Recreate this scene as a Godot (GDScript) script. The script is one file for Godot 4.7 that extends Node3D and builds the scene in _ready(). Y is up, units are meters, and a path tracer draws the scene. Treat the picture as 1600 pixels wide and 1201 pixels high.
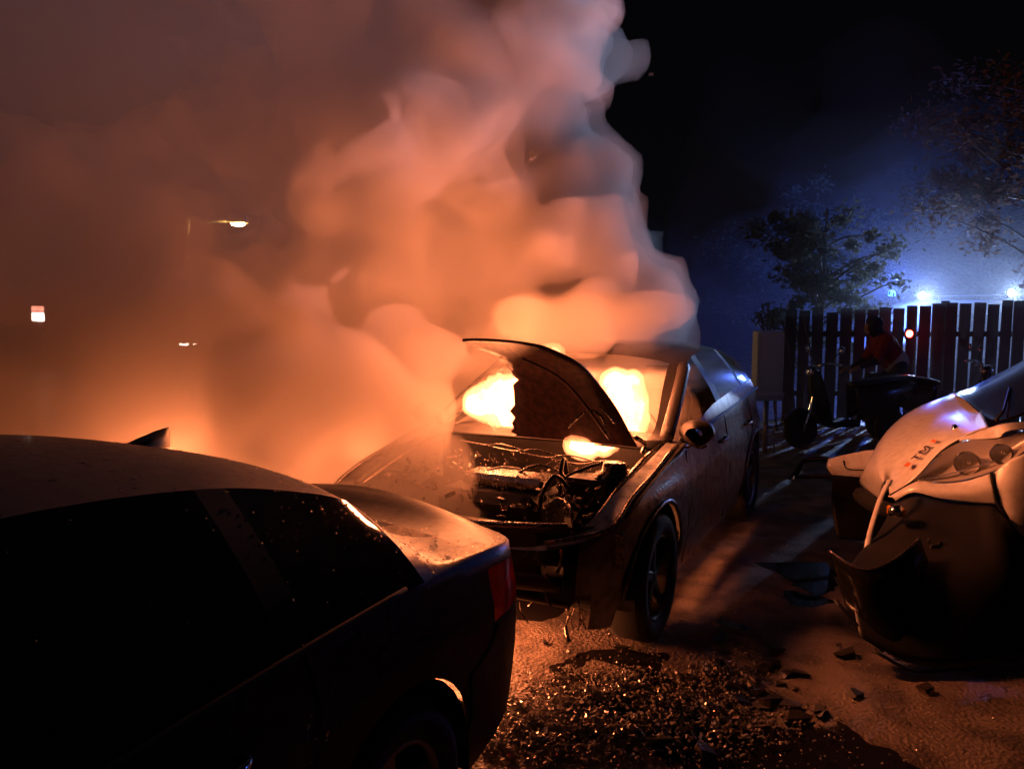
extends Node3D
# A car burning at night between a wet dark saloon and a crashed white car; an emergency van behind a board fence.
# x right, y up, -z away from the photographer, metres.

const CAR_TURN := 63.0          # both parked cars: local x runs to their rear, local z to their left side
var rng := RandomNumberGenerator.new()
var M := {}
var flame_color := Color(1.0, 0.245, 0.08)      # linear


func _ready() -> void:
	rng.seed = 11
	# ---- camera
	var cam := Camera3D.new()
	cam.name = "camera"
	cam.fov = 52.8
	cam.near = 0.05
	cam.far = 400.0
	cam.position = Vector3(0, 1.7, 0)
	cam.rotation_degrees = Vector3(-5.67, 0, 0)
	cam.current = true
	add_child(cam)
	# ---- night sky and exposure
	var we := WorldEnvironment.new()
	we.name = "environment"
	var e := Environment.new()
	e.background_mode = Environment.BG_SKY
	var sm := ProceduralSkyMaterial.new()
	sm.sky_top_color = Color(0.012, 0.012, 0.018)
	sm.sky_horizon_color = Color(0.028, 0.024, 0.032)
	sm.ground_bottom_color = Color(0.01, 0.01, 0.012)
	sm.ground_horizon_color = Color(0.02, 0.018, 0.022)
	sm.sun_angle_max = 1.0
	var sky := Sky.new()
	sky.sky_material = sm
	e.sky = sky
	e.background_energy_multiplier = 1.0
	e.tonemap_mode = Environment.TONE_MAPPER_LINEAR
	e.tonemap_exposure = 1.0
	e.volumetric_fog_enabled = true
	e.volumetric_fog_density = 0.0
	e.sdfgi_enabled = true
	e.ssao_enabled = true
	e.ssil_enabled = true
	we.environment = e
	add_child(we)
	# ---- the place
	materials()
	ground()
	fence()
	emergency_vans()
	trees()
	far_lamps()
	# ---- the cars and what lies about
	burning_car()
	dark_saloon()
	white_car()
	scooters()
	meter_box()
	person()
	debris()
	puddles()
	wreck_parts()
	flames()
	smoke()
	mist()


# ---------------------------------------------------------------- helpers
func lin(r: float, g: float, b: float) -> Color:
	return Color(r, g, b).linear_to_srgb()


func mat(key: String, c: Color, rough := 0.6, metal := 0.0, spec := 0.5) -> StandardMaterial3D:
	var m := StandardMaterial3D.new()
	m.resource_name = key
	m.albedo_color = c
	m.roughness = rough
	m.metallic = metal
	m.metallic_specular = spec
	M[key] = m
	return m


func noise_tex(sd: int, freq: float, octaves: int, ramp: Array, size := 512, normal := false) -> NoiseTexture2D:
	var n := FastNoiseLite.new()
	n.seed = sd
	n.frequency = freq
	n.fractal_octaves = octaves
	var t := NoiseTexture2D.new()
	t.width = size
	t.height = size
	t.seamless = true
	t.noise = n
	if normal:
		t.as_normal_map = true
		t.bump_strength = 6.0
	elif ramp.size():
		var g := Gradient.new()
		g.offsets = PackedFloat32Array(ramp.map(func(a): return a[0]))
		g.colors = PackedColorArray(ramp.map(func(a): return a[1]))
		t.color_ramp = g
	return t


func triplanar(m: StandardMaterial3D, scale: float, world := false) -> void:
	m.uv1_triplanar = true
	m.uv1_world_triplanar = world
	m.uv1_scale = Vector3(scale, scale, scale)


func materials() -> void:
	var m: StandardMaterial3D
	# saloon: near-black paint under ash and drying foam
	m = mat("saloon_paint", lin(0.026, 0.024, 0.024), 0.5, 0.0, 0.25)
	m.albedo_texture = noise_tex(3, 0.02, 4, [[0.0, lin(0.75, 0.75, 0.75)], [1.0, lin(1, 1, 1)]])
	m.roughness_texture = noise_tex(4, 0.03, 4, [[0.0, Color(0.75, 0.75, 0.75)], [1.0, Color(1, 1, 1)]])
	m.clearcoat_enabled = true
	m.clearcoat = 0.12
	m.clearcoat_roughness = 0.2
	triplanar(m, 1.3)
	m = mat("saloon_glass", lin(0.006, 0.006, 0.007), 0.07, 0.0, 0.5)
	mat("pillar", lin(0.006, 0.005, 0.005), 0.8, 0.0, 0.12)
	m = mat("black_plastic", lin(0.012, 0.012, 0.012), 0.5)
	m = mat("gap", lin(0.003, 0.003, 0.003), 0.9)
	m = mat("rubber", lin(0.014, 0.014, 0.014), 0.85)
	m = mat("alloy", lin(0.22, 0.22, 0.23), 0.35, 0.8)
	m = mat("chrome", lin(0.7, 0.7, 0.72), 0.12, 1.0)
	m = mat("tail_red", lin(0.35, 0.012, 0.012), 0.12, 0.0, 0.5)
	m.clearcoat_enabled = true
	m.clearcoat = 1.0
	m.clearcoat_roughness = 0.05
	m.backlight_enabled = true
	m.backlight = Color(1.0, 0.12, 0.08)
	m = mat("drop", Color(1, 1, 1, 0.0), 0.02)
	m.refraction_enabled = true
	m.refraction_scale = 0.033
	# burning car: scorched silver paint, sooty towards no side in particular
	m = mat("scorched_paint", lin(0.26, 0.25, 0.245), 0.42, 0.35)
	m.albedo_texture = noise_tex(13, 0.02, 6, [[0.25, lin(0.3, 0.26, 0.24)], [0.42, lin(0.7, 0.66, 0.64)], [0.65, lin(1, 1, 1)]])
	m.roughness_texture = noise_tex(14, 0.02, 4, [[0.0, Color(0.7, 0.7, 0.7)], [1.0, Color(1, 1, 1)]])
	m.heightmap_enabled = true
	m.heightmap_texture = noise_tex(18, 0.06, 4, [[0.45, Color(0, 0, 0)], [0.75, Color(1, 1, 1)]])
	m.heightmap_scale = 0.12
	triplanar(m, 0.9)
	m = mat("bare_burnt", lin(0.085, 0.03, 0.026), 0.7, 0.1)
	m.albedo_texture = noise_tex(15, 0.02, 5, [[0.25, lin(0.35, 0.3, 0.3)], [0.6, lin(1, 1, 1)]])
	triplanar(m, 2.0)
	m = mat("char", lin(0.03, 0.024, 0.022), 0.55, 0.2)
	m.albedo_texture = noise_tex(16, 0.05, 4, [[0.3, lin(0.4, 0.4, 0.4)], [0.7, lin(1, 1, 1)]])
	triplanar(m, 3.0)
	m = mat("engine_metal", lin(0.20, 0.17, 0.15), 0.32, 0.85)
	m.roughness_texture = noise_tex(17, 0.04, 3, [[0.3, Color(0.5, 0.5, 0.5)], [0.7, Color(1, 1, 1)]])
	triplanar(m, 3.0)
	m = mat("sooty_glass", Color(lin(0.10, 0.07, 0.05), 0.45), 0.1)
	m.transparency = BaseMaterial3D.TRANSPARENCY_ALPHA
	# white car
	m = mat("white_paint", lin(0.74, 0.72, 0.70), 0.28)
	m.albedo_texture = noise_tex(21, 0.02, 4, [[0.25, lin(0.82, 0.8, 0.78)], [0.6, lin(1, 1, 1)]])
	m.clearcoat_enabled = true
	m.clearcoat = 0.7
	m.clearcoat_roughness = 0.08
	triplanar(m, 1.5)
	m = mat("black_gloss", lin(0.010, 0.010, 0.011), 0.16, 0.0, 0.5)
	m = mat("bumper_black", lin(0.014, 0.013, 0.013), 0.48)
	m = mat("lens", Color(1, 1, 1, 0.06), 0.03)
	m.transparency = BaseMaterial3D.TRANSPARENCY_ALPHA
	m = mat("reflector", lin(0.75, 0.74, 0.72), 0.16, 1.0)
	m = mat("lamp_housing", lin(0.48, 0.44, 0.42), 0.3, 0.3)
	m = mat("amber", lin(0.7, 0.22, 0.02), 0.15)
	m = mat("decal_dark", lin(0.03, 0.02, 0.025), 0.5)
	m = mat("decal_orange", lin(0.6, 0.14, 0.03), 0.5)
	# ground
	m = mat("asphalt", lin(0.19, 0.15, 0.125), 0.75)
	m.albedo_texture = noise_tex(31, 0.008, 6, [[0.2, lin(0.38, 0.38, 0.38)], [0.42, lin(0.68, 0.66, 0.64)], [0.6, lin(0.95, 0.93, 0.9)], [0.8, lin(1, 1, 1)]], 1024)
	m.roughness_texture = noise_tex(32, 0.006, 4, [[0.32, Color(0.42, 0.42, 0.42)], [0.5, Color(0.85, 0.85, 0.85)], [0.7, Color(1, 1, 1)]], 512)
	m.heightmap_enabled = true
	m.heightmap_texture = noise_tex(33, 0.09, 4, [[0.0, Color(0, 0, 0)], [1.0, Color(1, 1, 1)]], 1024)
	m.heightmap_scale = 0.9
	triplanar(m, 0.42, true)
	mat("glass_bits", lin(0.36, 0.33, 0.30), 0.1, 0.0, 0.6).metallic = 0.25
	mat("grit", lin(0.20, 0.15, 0.11), 0.5)
	# fence, plants and the rest
	for k in 3:
		m = mat("board_%d" % k, lin(0.05 + 0.012 * k, 0.042 + 0.01 * k, 0.036 + 0.008 * k), 0.75)
		m.albedo_texture = noise_tex(41 + k, 0.03, 4, [[0.2, lin(0.5, 0.5, 0.5)], [0.7, lin(1, 1, 1)]], 256)
		m.uv1_triplanar = true
		m.uv1_scale = Vector3(6, 0.6, 6)
	m = mat("bark", lin(0.07, 0.055, 0.045), 0.9)
	m = mat("leaf_a", lin(0.06, 0.07, 0.045), 0.9, 0.0, 0.2)
	m.backlight_enabled = true
	m.backlight = Color(0.25, 0.25, 0.2)
	m = mat("leaf_b", lin(0.085, 0.06, 0.045), 0.9, 0.0, 0.2)
	m.backlight_enabled = true
	m.backlight = Color(0.25, 0.2, 0.18)
	mat("van_paint", lin(0.45, 0.46, 0.48), 0.35)
	mat("van_white", lin(0.6, 0.6, 0.6), 0.4)
	mat("pole", lin(0.25, 0.25, 0.25), 0.5, 0.5)
	mat("box_white", lin(0.62, 0.6, 0.6), 0.6)
	mat("scooter_dark", lin(0.02, 0.02, 0.022), 0.22)
	mat("seat_vinyl", lin(0.015, 0.015, 0.015), 0.4)
	mat("jacket_red", lin(0.22, 0.02, 0.02), 0.8)
	mat("jacket_dark", lin(0.03, 0.035, 0.06), 0.85)
	mat("reflective", lin(0.75, 0.75, 0.75), 0.4)
	mat("skin", lin(0.35, 0.2, 0.14), 0.6)
	mat("sign_grey", lin(0.4, 0.4, 0.4), 0.6)


func glow(key: String, c: Color, energy: float) -> StandardMaterial3D:
	var m := StandardMaterial3D.new()
	m.resource_name = key
	m.albedo_color = Color(0, 0, 0)
	m.emission_enabled = true
	m.emission = Color(c.r, c.g, c.b).linear_to_srgb()
	m.emission_energy_multiplier = energy
	M[key] = m
	return m


func node(called: String, at: Vector3, label := "", category := "", group := "", turn := 0.0) -> Node3D:
	var o := Node3D.new()
	o.name = called
	o.position = at
	o.rotation_degrees.y = turn
	add_child(o, true)
	tag(o, label, category, group)
	return o


func tag(o: Node3D, label := "", category := "", group := "", kind := "") -> void:
	if label: o.set_meta("label", label)
	if category: o.set_meta("category", category)
	if group: o.set_meta("group", group)
	if kind: o.set_meta("kind", kind)


func part(parent: Node3D, called: String, mesh: Mesh, m: Material, at := Vector3.ZERO) -> MeshInstance3D:
	var o := MeshInstance3D.new()
	o.name = called
	o.mesh = mesh
	o.position = at
	o.material_override = null
	for i in mesh.get_surface_count():
		o.set_surface_override_material(i, m)
	parent.add_child(o, true)
	return o


func begin() -> SurfaceTool:
	var st := SurfaceTool.new()
	st.begin(Mesh.PRIMITIVE_TRIANGLES)
	st.set_smooth_group(0)
	return st


func done(st: SurfaceTool) -> ArrayMesh:
	st.index()
	st.generate_normals()
	return st.commit()


func tri(st: SurfaceTool, a: Vector3, b: Vector3, c: Vector3) -> void:
	st.add_vertex(a)
	st.add_vertex(b)
	st.add_vertex(c)


func q4(st: SurfaceTool, a: Vector3, b: Vector3, c: Vector3, d: Vector3) -> void:
	tri(st, a, b, c)
	tri(st, a, c, d)


# a box with bevelled edges, in a frame
func bevel_box(st: SurfaceTool, size: Vector3, t := Transform3D(), bev := 0.01) -> void:
	var h := size * 0.5
	var b := minf(bev, minf(h.x, minf(h.y, h.z)) * 0.6)
	st.set_smooth_group(-1)
	var f := func(p: Vector3) -> Vector3: return t * p
	for ax in 3:
		for s in [-1.0, 1.0]:
			var u := (ax + 1) % 3
			var v := (ax + 2) % 3
			var p := []
			for c in [[-1, -1], [1, -1], [1, 1], [-1, 1]]:
				var q := Vector3.ZERO
				q[ax] = s * h[ax]
				q[u] = c[0] * (h[u] - b)
				q[v] = c[1] * (h[v] - b)
				p.append(f.call(q))
			if s > 0: q4(st, p[0], p[3], p[2], p[1])
			else: q4(st, p[0], p[1], p[2], p[3])
	for ax in 3:
		var u := (ax + 1) % 3
		var v := (ax + 2) % 3
		for su in [-1.0, 1.0]:
			for sv in [-1.0, 1.0]:
				var p := []
				for c in [[-1, 0], [1, 0], [1, 1], [-1, 1]]:
					var q := Vector3.ZERO
					q[ax] = c[0] * (h[ax] - b)
					q[u] = su * (h[u] - (b if c[1] == 0 else 0.0))
					q[v] = sv * (h[v] - (0.0 if c[1] == 0 else b))
					p.append(f.call(q))
				if su * sv > 0: q4(st, p[0], p[1], p[2], p[3])
				else: q4(st, p[0], p[3], p[2], p[1])
	for sx in [-1.0, 1.0]:
		for sy in [-1.0, 1.0]:
			for sz in [-1.0, 1.0]:
				var a: Vector3 = f.call(Vector3(sx * h.x, sy * (h.y - b), sz * (h.z - b)))
				var c: Vector3 = f.call(Vector3(sx * (h.x - b), sy * h.y, sz * (h.z - b)))
				var d: Vector3 = f.call(Vector3(sx * (h.x - b), sy * (h.y - b), sz * h.z))
				if sx * sy * sz > 0: tri(st, a, d, c)
				else: tri(st, a, c, d)
	st.set_smooth_group(0)


func box_mesh(size: Vector3, bev := 0.01, t := Transform3D()) -> ArrayMesh:
	var st := begin()
	bevel_box(st, size, t, bev)
	return done(st)


# points along a smooth curve through the given ones
func curve(pts: Array, n := 6) -> PackedVector3Array:
	var out := PackedVector3Array()
	for i in pts.size() - 1:
		var a: Vector3 = pts[maxi(i - 1, 0)]
		var b: Vector3 = pts[i]
		var c: Vector3 = pts[i + 1]
		var d: Vector3 = pts[mini(i + 2, pts.size() - 1)]
		for k in n:
			out.append(b.cubic_interpolate(c, a, d, float(k) / n))
	out.append(pts[-1])
	return out


# a round (or flattened) tube along points, radius by Callable(0..1) or a number
func tube(st: SurfaceTool, pts: PackedVector3Array, rad, sides := 8, flat := 1.0) -> void:
	var rings := []
	var up := Vector3.UP
	for i in pts.size():
		var dir := (pts[mini(i + 1, pts.size() - 1)] - pts[maxi(i - 1, 0)]).normalized()
		var side := dir.cross(up)
		if side.length() < 0.05: side = dir.cross(Vector3.RIGHT)
		side = side.normalized()
		var nrm := side.cross(dir).normalized()
		var r: float = rad.call(float(i) / (pts.size() - 1)) if rad is Callable else rad
		var ring := []
		for k in sides:
			var a := TAU * k / sides
			ring.append(pts[i] + side * cos(a) * r + nrm * sin(a) * r * flat)
		rings.append(ring)
	for i in rings.size() - 1:
		for k in sides:
			var l := (k + 1) % sides
			q4(st, rings[i][k], rings[i][l], rings[i + 1][l], rings[i + 1][k])
	for k in sides:
		var l := (k + 1) % sides
		tri(st, pts[0], rings[0][l], rings[0][k])
		tri(st, pts[-1], rings[-1][k], rings[-1][l])


func tube_mesh(pts: Array, rad, sides := 8, smooth := 5, flat := 1.0) -> ArrayMesh:
	var st := begin()
	tube(st, curve(pts, smooth) if smooth > 1 else PackedVector3Array(pts), rad, sides, flat)
	return done(st)


# profile [[radius, along], ...] turned about an axis
func lathe(st: SurfaceTool, prof: Array, t := Transform3D(), n := 24) -> void:
	for i in prof.size() - 1:
		for k in n:
			var a := TAU * k / n
			var b := TAU * (k + 1) / n
			var p := []
			for c in [[i, a], [i, b], [i + 1, b], [i + 1, a]]:
				var r: float = prof[c[0]][0]
				p.append(t * Vector3(r * cos(c[1]), r * sin(c[1]), prof[c[0]][1]))
			if prof[i][0] > 0.0001: tri(st, p[0], p[2], p[1])
			if prof[i + 1][0] > 0.0001: tri(st, p[0], p[3], p[2])


func lathe_mesh(prof: Array, t := Transform3D(), n := 24) -> ArrayMesh:
	var st := begin()
	lathe(st, prof, t, n)
	return done(st)


# a smooth sheet through rows of points; with thickness it gets a back and edges
func sheet(st: SurfaceTool, rows: Array, n := 5, thick := 0.0) -> void:
	var lines := []
	for r in rows: lines.append(curve(r, n))
	var grid := []
	var cols: int = lines[0].size()
	for c in cols:
		var col := []
		for l in lines: col.append(l[c])
		grid.append(curve(col, n))
	var h: int = grid[0].size()
	var back := []
	for i in cols:
		var line := []
		for j in h:
			var du: Vector3 = grid[mini(i + 1, cols - 1)][j] - grid[maxi(i - 1, 0)][j]
			var dv: Vector3 = grid[i][mini(j + 1, h - 1)] - grid[i][maxi(j - 1, 0)]
			line.append(grid[i][j] - du.cross(dv).normalized() * thick)
		back.append(line)
	for i in cols - 1:
		for j in h - 1:
			q4(st, grid[i][j], grid[i + 1][j], grid[i + 1][j + 1], grid[i][j + 1])
			if thick != 0.0:
				q4(st, back[i][j], back[i][j + 1], back[i + 1][j + 1], back[i + 1][j])
	if thick != 0.0:
		for i in cols - 1:
			q4(st, grid[i][0], back[i][0], back[i + 1][0], grid[i + 1][0])
			q4(st, grid[i][h - 1], grid[i + 1][h - 1], back[i + 1][h - 1], back[i][h - 1])
		for j in h - 1:
			q4(st, grid[0][j], grid[0][j + 1], back[0][j + 1], back[0][j])
			q4(st, grid[cols - 1][j], back[cols - 1][j], back[cols - 1][j + 1], grid[cols - 1][j + 1])


func sheet_mesh(rows: Array, n := 5, thick := 0.0) -> ArrayMesh:
	var st := begin()
	sheet(st, rows, n, thick)
	return done(st)


func sstep(a: float, b: float, x: float) -> float:
	var t := clampf((x - a) / (b - a), 0.0, 1.0)
	return t * t * (3.0 - 2.0 * t)


# value of a smooth curve given as [[x, value], ...]
func key(c: Array, x: float) -> float:
	if x <= c[0][0]: return c[0][1]
	for i in c.size() - 1:
		if x <= c[i + 1][0]:
			var t: float = (x - c[i][0]) / (c[i + 1][0] - c[i][0])
			var m0: float = 0.0 if i == 0 else (c[i + 1][1] - c[i - 1][1]) / (c[i + 1][0] - c[i - 1][0])
			var m1: float = 0.0 if i + 2 >= c.size() else (c[i + 2][1] - c[i][1]) / (c[i + 2][0] - c[i][0])
			var w: float = c[i + 1][0] - c[i][0]
			var lo: float = minf(c[i][1], c[i + 1][1]) - 0.02
			var hi: float = maxf(c[i][1], c[i + 1][1]) + 0.02
			var t2 := t * t
			var t3 := t2 * t
			return clampf((2 * t3 - 3 * t2 + 1) * c[i][1] + (t3 - 2 * t2 + t) * w * m0 + (3 * t2 - 2 * t3) * c[i + 1][1] + (t3 - t2) * w * m1, lo, hi)
	return c[-1][1]


# ---------------------------------------------------------------- the setting
func ground() -> void:
	var n := FastNoiseLite.new()
	n.seed = 77
	n.frequency = 0.9
	n.fractal_octaves = 4
	var xs := PackedFloat32Array()
	var zs := PackedFloat32Array()
	for v in [-150, -80, -40, -25, -16, -10, -7]: xs.append(v)
	for i in 180: xs.append(-5.0 + i * 0.06)
	for v in [6.5, 8, 11, 16, 25, 40, 80, 150]: xs.append(v)
	for v in [-200, -120, -70, -40, -28, -20, -15, -12]: zs.append(v)
	for i in 150: zs.append(-10.0 + i * 0.06)
	for v in [0.0, 2, 5, 12, 30, 80]: zs.append(v)
	var st := begin()
	var h := func(i: int, j: int) -> Vector3:
		var x := xs[i]
		var z := zs[j]
		var near := 1.0 - sstep(5.0, 9.0, Vector2(x, z + 4.0).length())
		return Vector3(x, -0.012 + n.get_noise_2d(x, z) * 0.022 * near, z)
	for i in xs.size() - 1:
		for j in zs.size() - 1:
			q4(st, h.call(i, j), h.call(i + 1, j), h.call(i + 1, j + 1), h.call(i, j + 1))
	var o := part(self, "ground", done(st), M.asphalt)
	tag(o, "", "", "", "structure")


func fence() -> void:
	# boards with narrow gaps, nailed to two rails; a run of them along the back of the lot
	var o := node("board_fence", Vector3(6.2, 0, -11.2), "dark board fence with light shining through its narrow gaps", "fence", "", -2.0)
	var r := RandomNumberGenerator.new()
	r.seed = 4
	var x := -2.15
	var k := 0
	while x < 4.6:
		var w := r.randf_range(0.145, 0.165)
		var h := 1.70 + 0.05 * sin(x * 1.3) + r.randf_range(-0.04, 0.04) + x * 0.012
		var b := part(o, "board", box_mesh(Vector3(w, h, 0.024), 0.004), M["board_%d" % (k % 3)], Vector3(x, h * 0.5 + 0.03, r.randf_range(-0.004, 0.004)))
		b.rotation_degrees.z = r.randf_range(-0.8, 0.8)
		x += w + r.randf_range(0.026, 0.042)
		k += 1
	for y in [0.45, 1.32]:
		part(o, "rail", box_mesh(Vector3(6.9, 0.08, 0.045), 0.006), M.board_0, Vector3(1.2, y, -0.042))
	for px in [-2.1, 0.1, 2.3, 4.5]:
		part(o, "post", box_mesh(Vector3(0.09, 1.8, 0.09), 0.008), M.board_1, Vector3(px, 0.9, -0.115))
	# loose stakes leaning where the fence ends
	var tops := [-0.95, -0.72, -0.5, -0.28, -0.12]
	for i in 5:
		var sx := 3.45 + i * 0.17
		var s := tube_mesh([Vector3(0.22 - i * 0.02, 0, 0), Vector3(0.1, 0.9, -0.03), Vector3(-0.03, 1.62 - 0.05 * (i % 3), -0.08)], 0.014, 6, 3)
		var q := part(self, "leaning_stake", s, M.board_2, Vector3(sx, 0, -10.6 - 0.06 * i))
		tag(q, "thin wooden stake leaning beside the end of the board fence", "stake", "stakes leaning at the fence end")


func emergency_vans() -> void:
	var white := glow("floodlight_glow", Color(0.85, 0.95, 1.0), 26.0)
	var blue := glow("beacon_glow", Color(0.05, 0.22, 1.0), 5.0)
	emergency_van("pale emergency van with white floodlights on its roof bar behind the fence", Vector3(9.1, 0, -15.6), 4.0, white, blue, 60.0, 14.0, Vector3(3.0, 1.6, -4.0), 34.0)
	emergency_van("pale emergency van drawn up beside the white car facing the fire", Vector3(10.4, 0, -8.2), 40.0, white, blue, 260.0, 0.8, Vector3(0.0, 3.9, -6.6), 19.0)
	red_lamp()


func emergency_van(label: String, at: Vector3, turn: float, white: Material, blue: Material, flood: float, beacon: float, aim: Vector3, cone: float) -> void:
	var o := node("emergency_van", at, label, "van", "emergency vans", turn)
	# body as a loft in side view: nose to the left
	var prof := [[-2.35, 0.35, 0.85], [-2.25, 0.3, 1.0], [-1.75, 0.3, 1.12], [-1.2, 0.3, 1.72], [-0.9, 0.3, 1.82], [2.4, 0.3, 1.82], [2.5, 0.35, 1.7]]
	var st := begin()
	for i in prof.size() - 1:
		var a: Array = prof[i]
		var b: Array = prof[i + 1]
		for s in [-1.0, 1.0]:
			var rows := []
			for c in [a, b]:
				var w := 0.82 if c == prof[0] or c == prof[-1] else 0.92
				rows.append([Vector3(c[0], c[1], s * w), Vector3(c[0], minf(1.0, c[2] - 0.05), s * (w + 0.02)), Vector3(c[0], c[2] - 0.08, s * (w - 0.12)), Vector3(c[0], c[2], s * (w - 0.2)), Vector3(c[0], c[2] + 0.03, 0)])
			for k in 4:
				if s > 0: q4(st, rows[0][k], rows[1][k], rows[1][k + 1], rows[0][k + 1])
				else: q4(st, rows[0][k], rows[0][k + 1], rows[1][k + 1], rows[1][k])
	part(o, "body", done(st), M.van_paint)
	for s in [-1.0, 1.0]:
		part(o, "side_window", box_mesh(Vector3(0.8, 0.42, 0.02), 0.006), M.saloon_glass, Vector3(-0.55, 1.36, s * 0.905))
		part(o, "side_window", box_mesh(Vector3(1.2, 0.42, 0.02), 0.006), M.saloon_glass, Vector3(0.75, 1.36, s * 0.905))
		part(o, "stripe", box_mesh(Vector3(4.2, 0.14, 0.012), 0.003), M.reflective, Vector3(0.1, 0.82, s * 0.945))
		for x in [-1.5, 1.45]:
			part(o, "wheel", lathe_mesh([[0.0, 0.09], [0.2, 0.1], [0.32, 0.09], [0.34, 0.0], [0.32, -0.09], [0.0, -0.09]], Transform3D(Basis(), Vector3(x, 0.33, s * 0.86))), M.rubber)
	part(o, "roof_bar", tube_mesh([Vector3(-1.0, 1.93, 0.55), Vector3(2.4, 1.99, 0.55)], 0.018, 8, 1), M.chrome)
	for x in [-0.9, 0.6, 2.3]:
		part(o, "bar_foot", box_mesh(Vector3(0.04, 0.12, 0.04), 0.005), M.pole, Vector3(x, 1.88, 0.55))
	# two floodlights and a blue beacon on the roof, a red lamp on the side
	for p in [[-1.28, 1.93], [0.50, 1.98]]:
		var hd := part(o, "floodlight", lathe_mesh([[0.0, -0.07], [0.05, -0.07], [0.075, 0.03], [0.08, 0.05], [0.07, 0.05]], Transform3D(Basis(), Vector3(p[0], p[1], 0.55))), M.pole)
		part(hd, "light_lens", lathe_mesh([[0.07, 0.045], [0.05, 0.06], [0.0, 0.065]], Transform3D(Basis(), Vector3(p[0], p[1], 0.55))), white)
		var l := SpotLight3D.new()
		l.name = "floodlight_beam"
		l.spot_angle = cone
		l.spot_angle_attenuation = 0.8
		l.light_color = Color(0.68, 0.8, 1.0)
		l.light_energy = flood
		l.light_size = 0.07
		l.spot_range = 60.0
		l.spot_attenuation = 2.0
		l.shadow_enabled = true
		l.position = Vector3(p[0], p[1], 0.66)
		o.add_child(l, true)
		l.look_at(aim)
	var bp := Vector3(-1.75, 1.98, 0.35)
	var bb := part(o, "beacon", lathe_mesh([[0.0, -0.1], [0.08, -0.1], [0.08, -0.06], [0.0, -0.06]], Transform3D(Basis(Vector3.RIGHT, -PI / 2), bp)), M.black_plastic)
	part(bb, "beacon_light_dome", lathe_mesh([[0.068, -0.06], [0.066, 0.02], [0.04, 0.055], [0.0, 0.06]], Transform3D(Basis(Vector3.RIGHT, -PI / 2), bp)), blue)
	var bl := OmniLight3D.new()
	bl.name = "beacon_beam"
	bl.light_color = Color(0.32, 0.46, 1.0)
	bl.light_energy = beacon
	bl.light_size = 0.08
	bl.omni_range = 60.0
	bl.omni_attenuation = 2.0
	bl.shadow_enabled = true
	bl.position = bp + Vector3(0, 0.25, 0.1)
	o.add_child(bl, true)


func red_lamp() -> void:
	var rl := node("red_signal_lamp", Vector3(5.655, 1.33, -11.05), "small glowing red signal lamp hanging on the board fence", "lamp")
	part(rl, "housing", box_mesh(Vector3(0.10, 0.15, 0.05), 0.01), M.black_plastic)
	part(rl, "lamp_lens", lathe_mesh([[0.05, 0.026], [0.038, 0.045], [0.0, 0.05]]), glow("red_lamp_glow", Color(1.0, 0.05, 0.03), 40.0))
	var ol := OmniLight3D.new()
	ol.name = "red_beam"
	ol.light_color = Color(1.0, 0.08, 0.05)
	ol.light_energy = 0.02
	ol.light_size = 0.04
	ol.omni_range = 20.0
	ol.omni_attenuation = 2.0
	ol.shadow_enabled = true
	ol.position = Vector3(0, 0, 0.12)
	rl.add_child(ol, true)


func tree(called: String, label: String, at: Vector3, height: float, spread: float, crown_lo: float, sd: int, leaf: Material, count: int, lean := Vector3.ZERO) -> void:
	var r := RandomNumberGenerator.new()
	r.seed = sd
	var o := node(called, at, label, "tree", "trees behind the fence")
	var top := lean + Vector3(0, height * 0.8, 0)
	part(o, "trunk", tube_mesh([Vector3.ZERO, lean * 0.25 + Vector3(0.05, height * 0.3, 0), top], func(t): return lerpf(0.12, 0.02, t) * height / 5.0, 8, 5), M.bark)
	var limbs := begin()
	var crown := begin()
	crown.set_smooth_group(-1)
	var clumps := []
	for i in 40:
		var t := r.randf_range(crown_lo, 1.0)
		var base := Vector3.ZERO.lerp(top, clampf(t - 0.12, 0.1, 0.95))
		var a := r.randf() * TAU
		var d := Vector3(cos(a), r.randf_range(0.1, 0.8), sin(a)) * spread * r.randf_range(0.45, 1.0) * (1.15 - 0.5 * absf(t - 0.6))
		tube(limbs, curve([base, base + d * 0.5 + Vector3(0, 0.08, 0), base + d], 4), func(u): return lerpf(0.028, 0.005, u), 5)
		clumps.append([base + d, r.randf_range(0.18, 0.42) * spread * 0.6])
		clumps.append([base + d * 0.62 + Vector3(r.randfn(), r.randfn(), r.randfn()) * 0.12, r.randf_range(0.15, 0.3) * spread * 0.6])
	for i in count:
		var c: Array = clumps[r.randi() % clumps.size()]
		var p: Vector3 = c[0] + Vector3(r.randfn(), r.randfn() * 0.75, r.randfn()) * c[1] * 0.55
		var u := Vector3(r.randfn(), r.randfn() * 0.6, r.randfn()).normalized()
		var v := u.cross(Vector3(r.randfn(), r.randfn(), r.randfn())).normalized()
		var s := r.randf_range(0.035, 0.075)
		var a0 := p - u * s
		var a1 := p + v * s * 0.42 + Vector3(0, 0.006, 0)
		var a2 := p + u * s
		var a3 := p - v * s * 0.42 + Vector3(0, 0.006, 0)
		q4(crown, a0, a1, a2, a3)
	part(o, "limbs", done(limbs), M.bark)
	tag(part(o, "crown", done(crown), leaf), "", "", "", "stuff")


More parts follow.
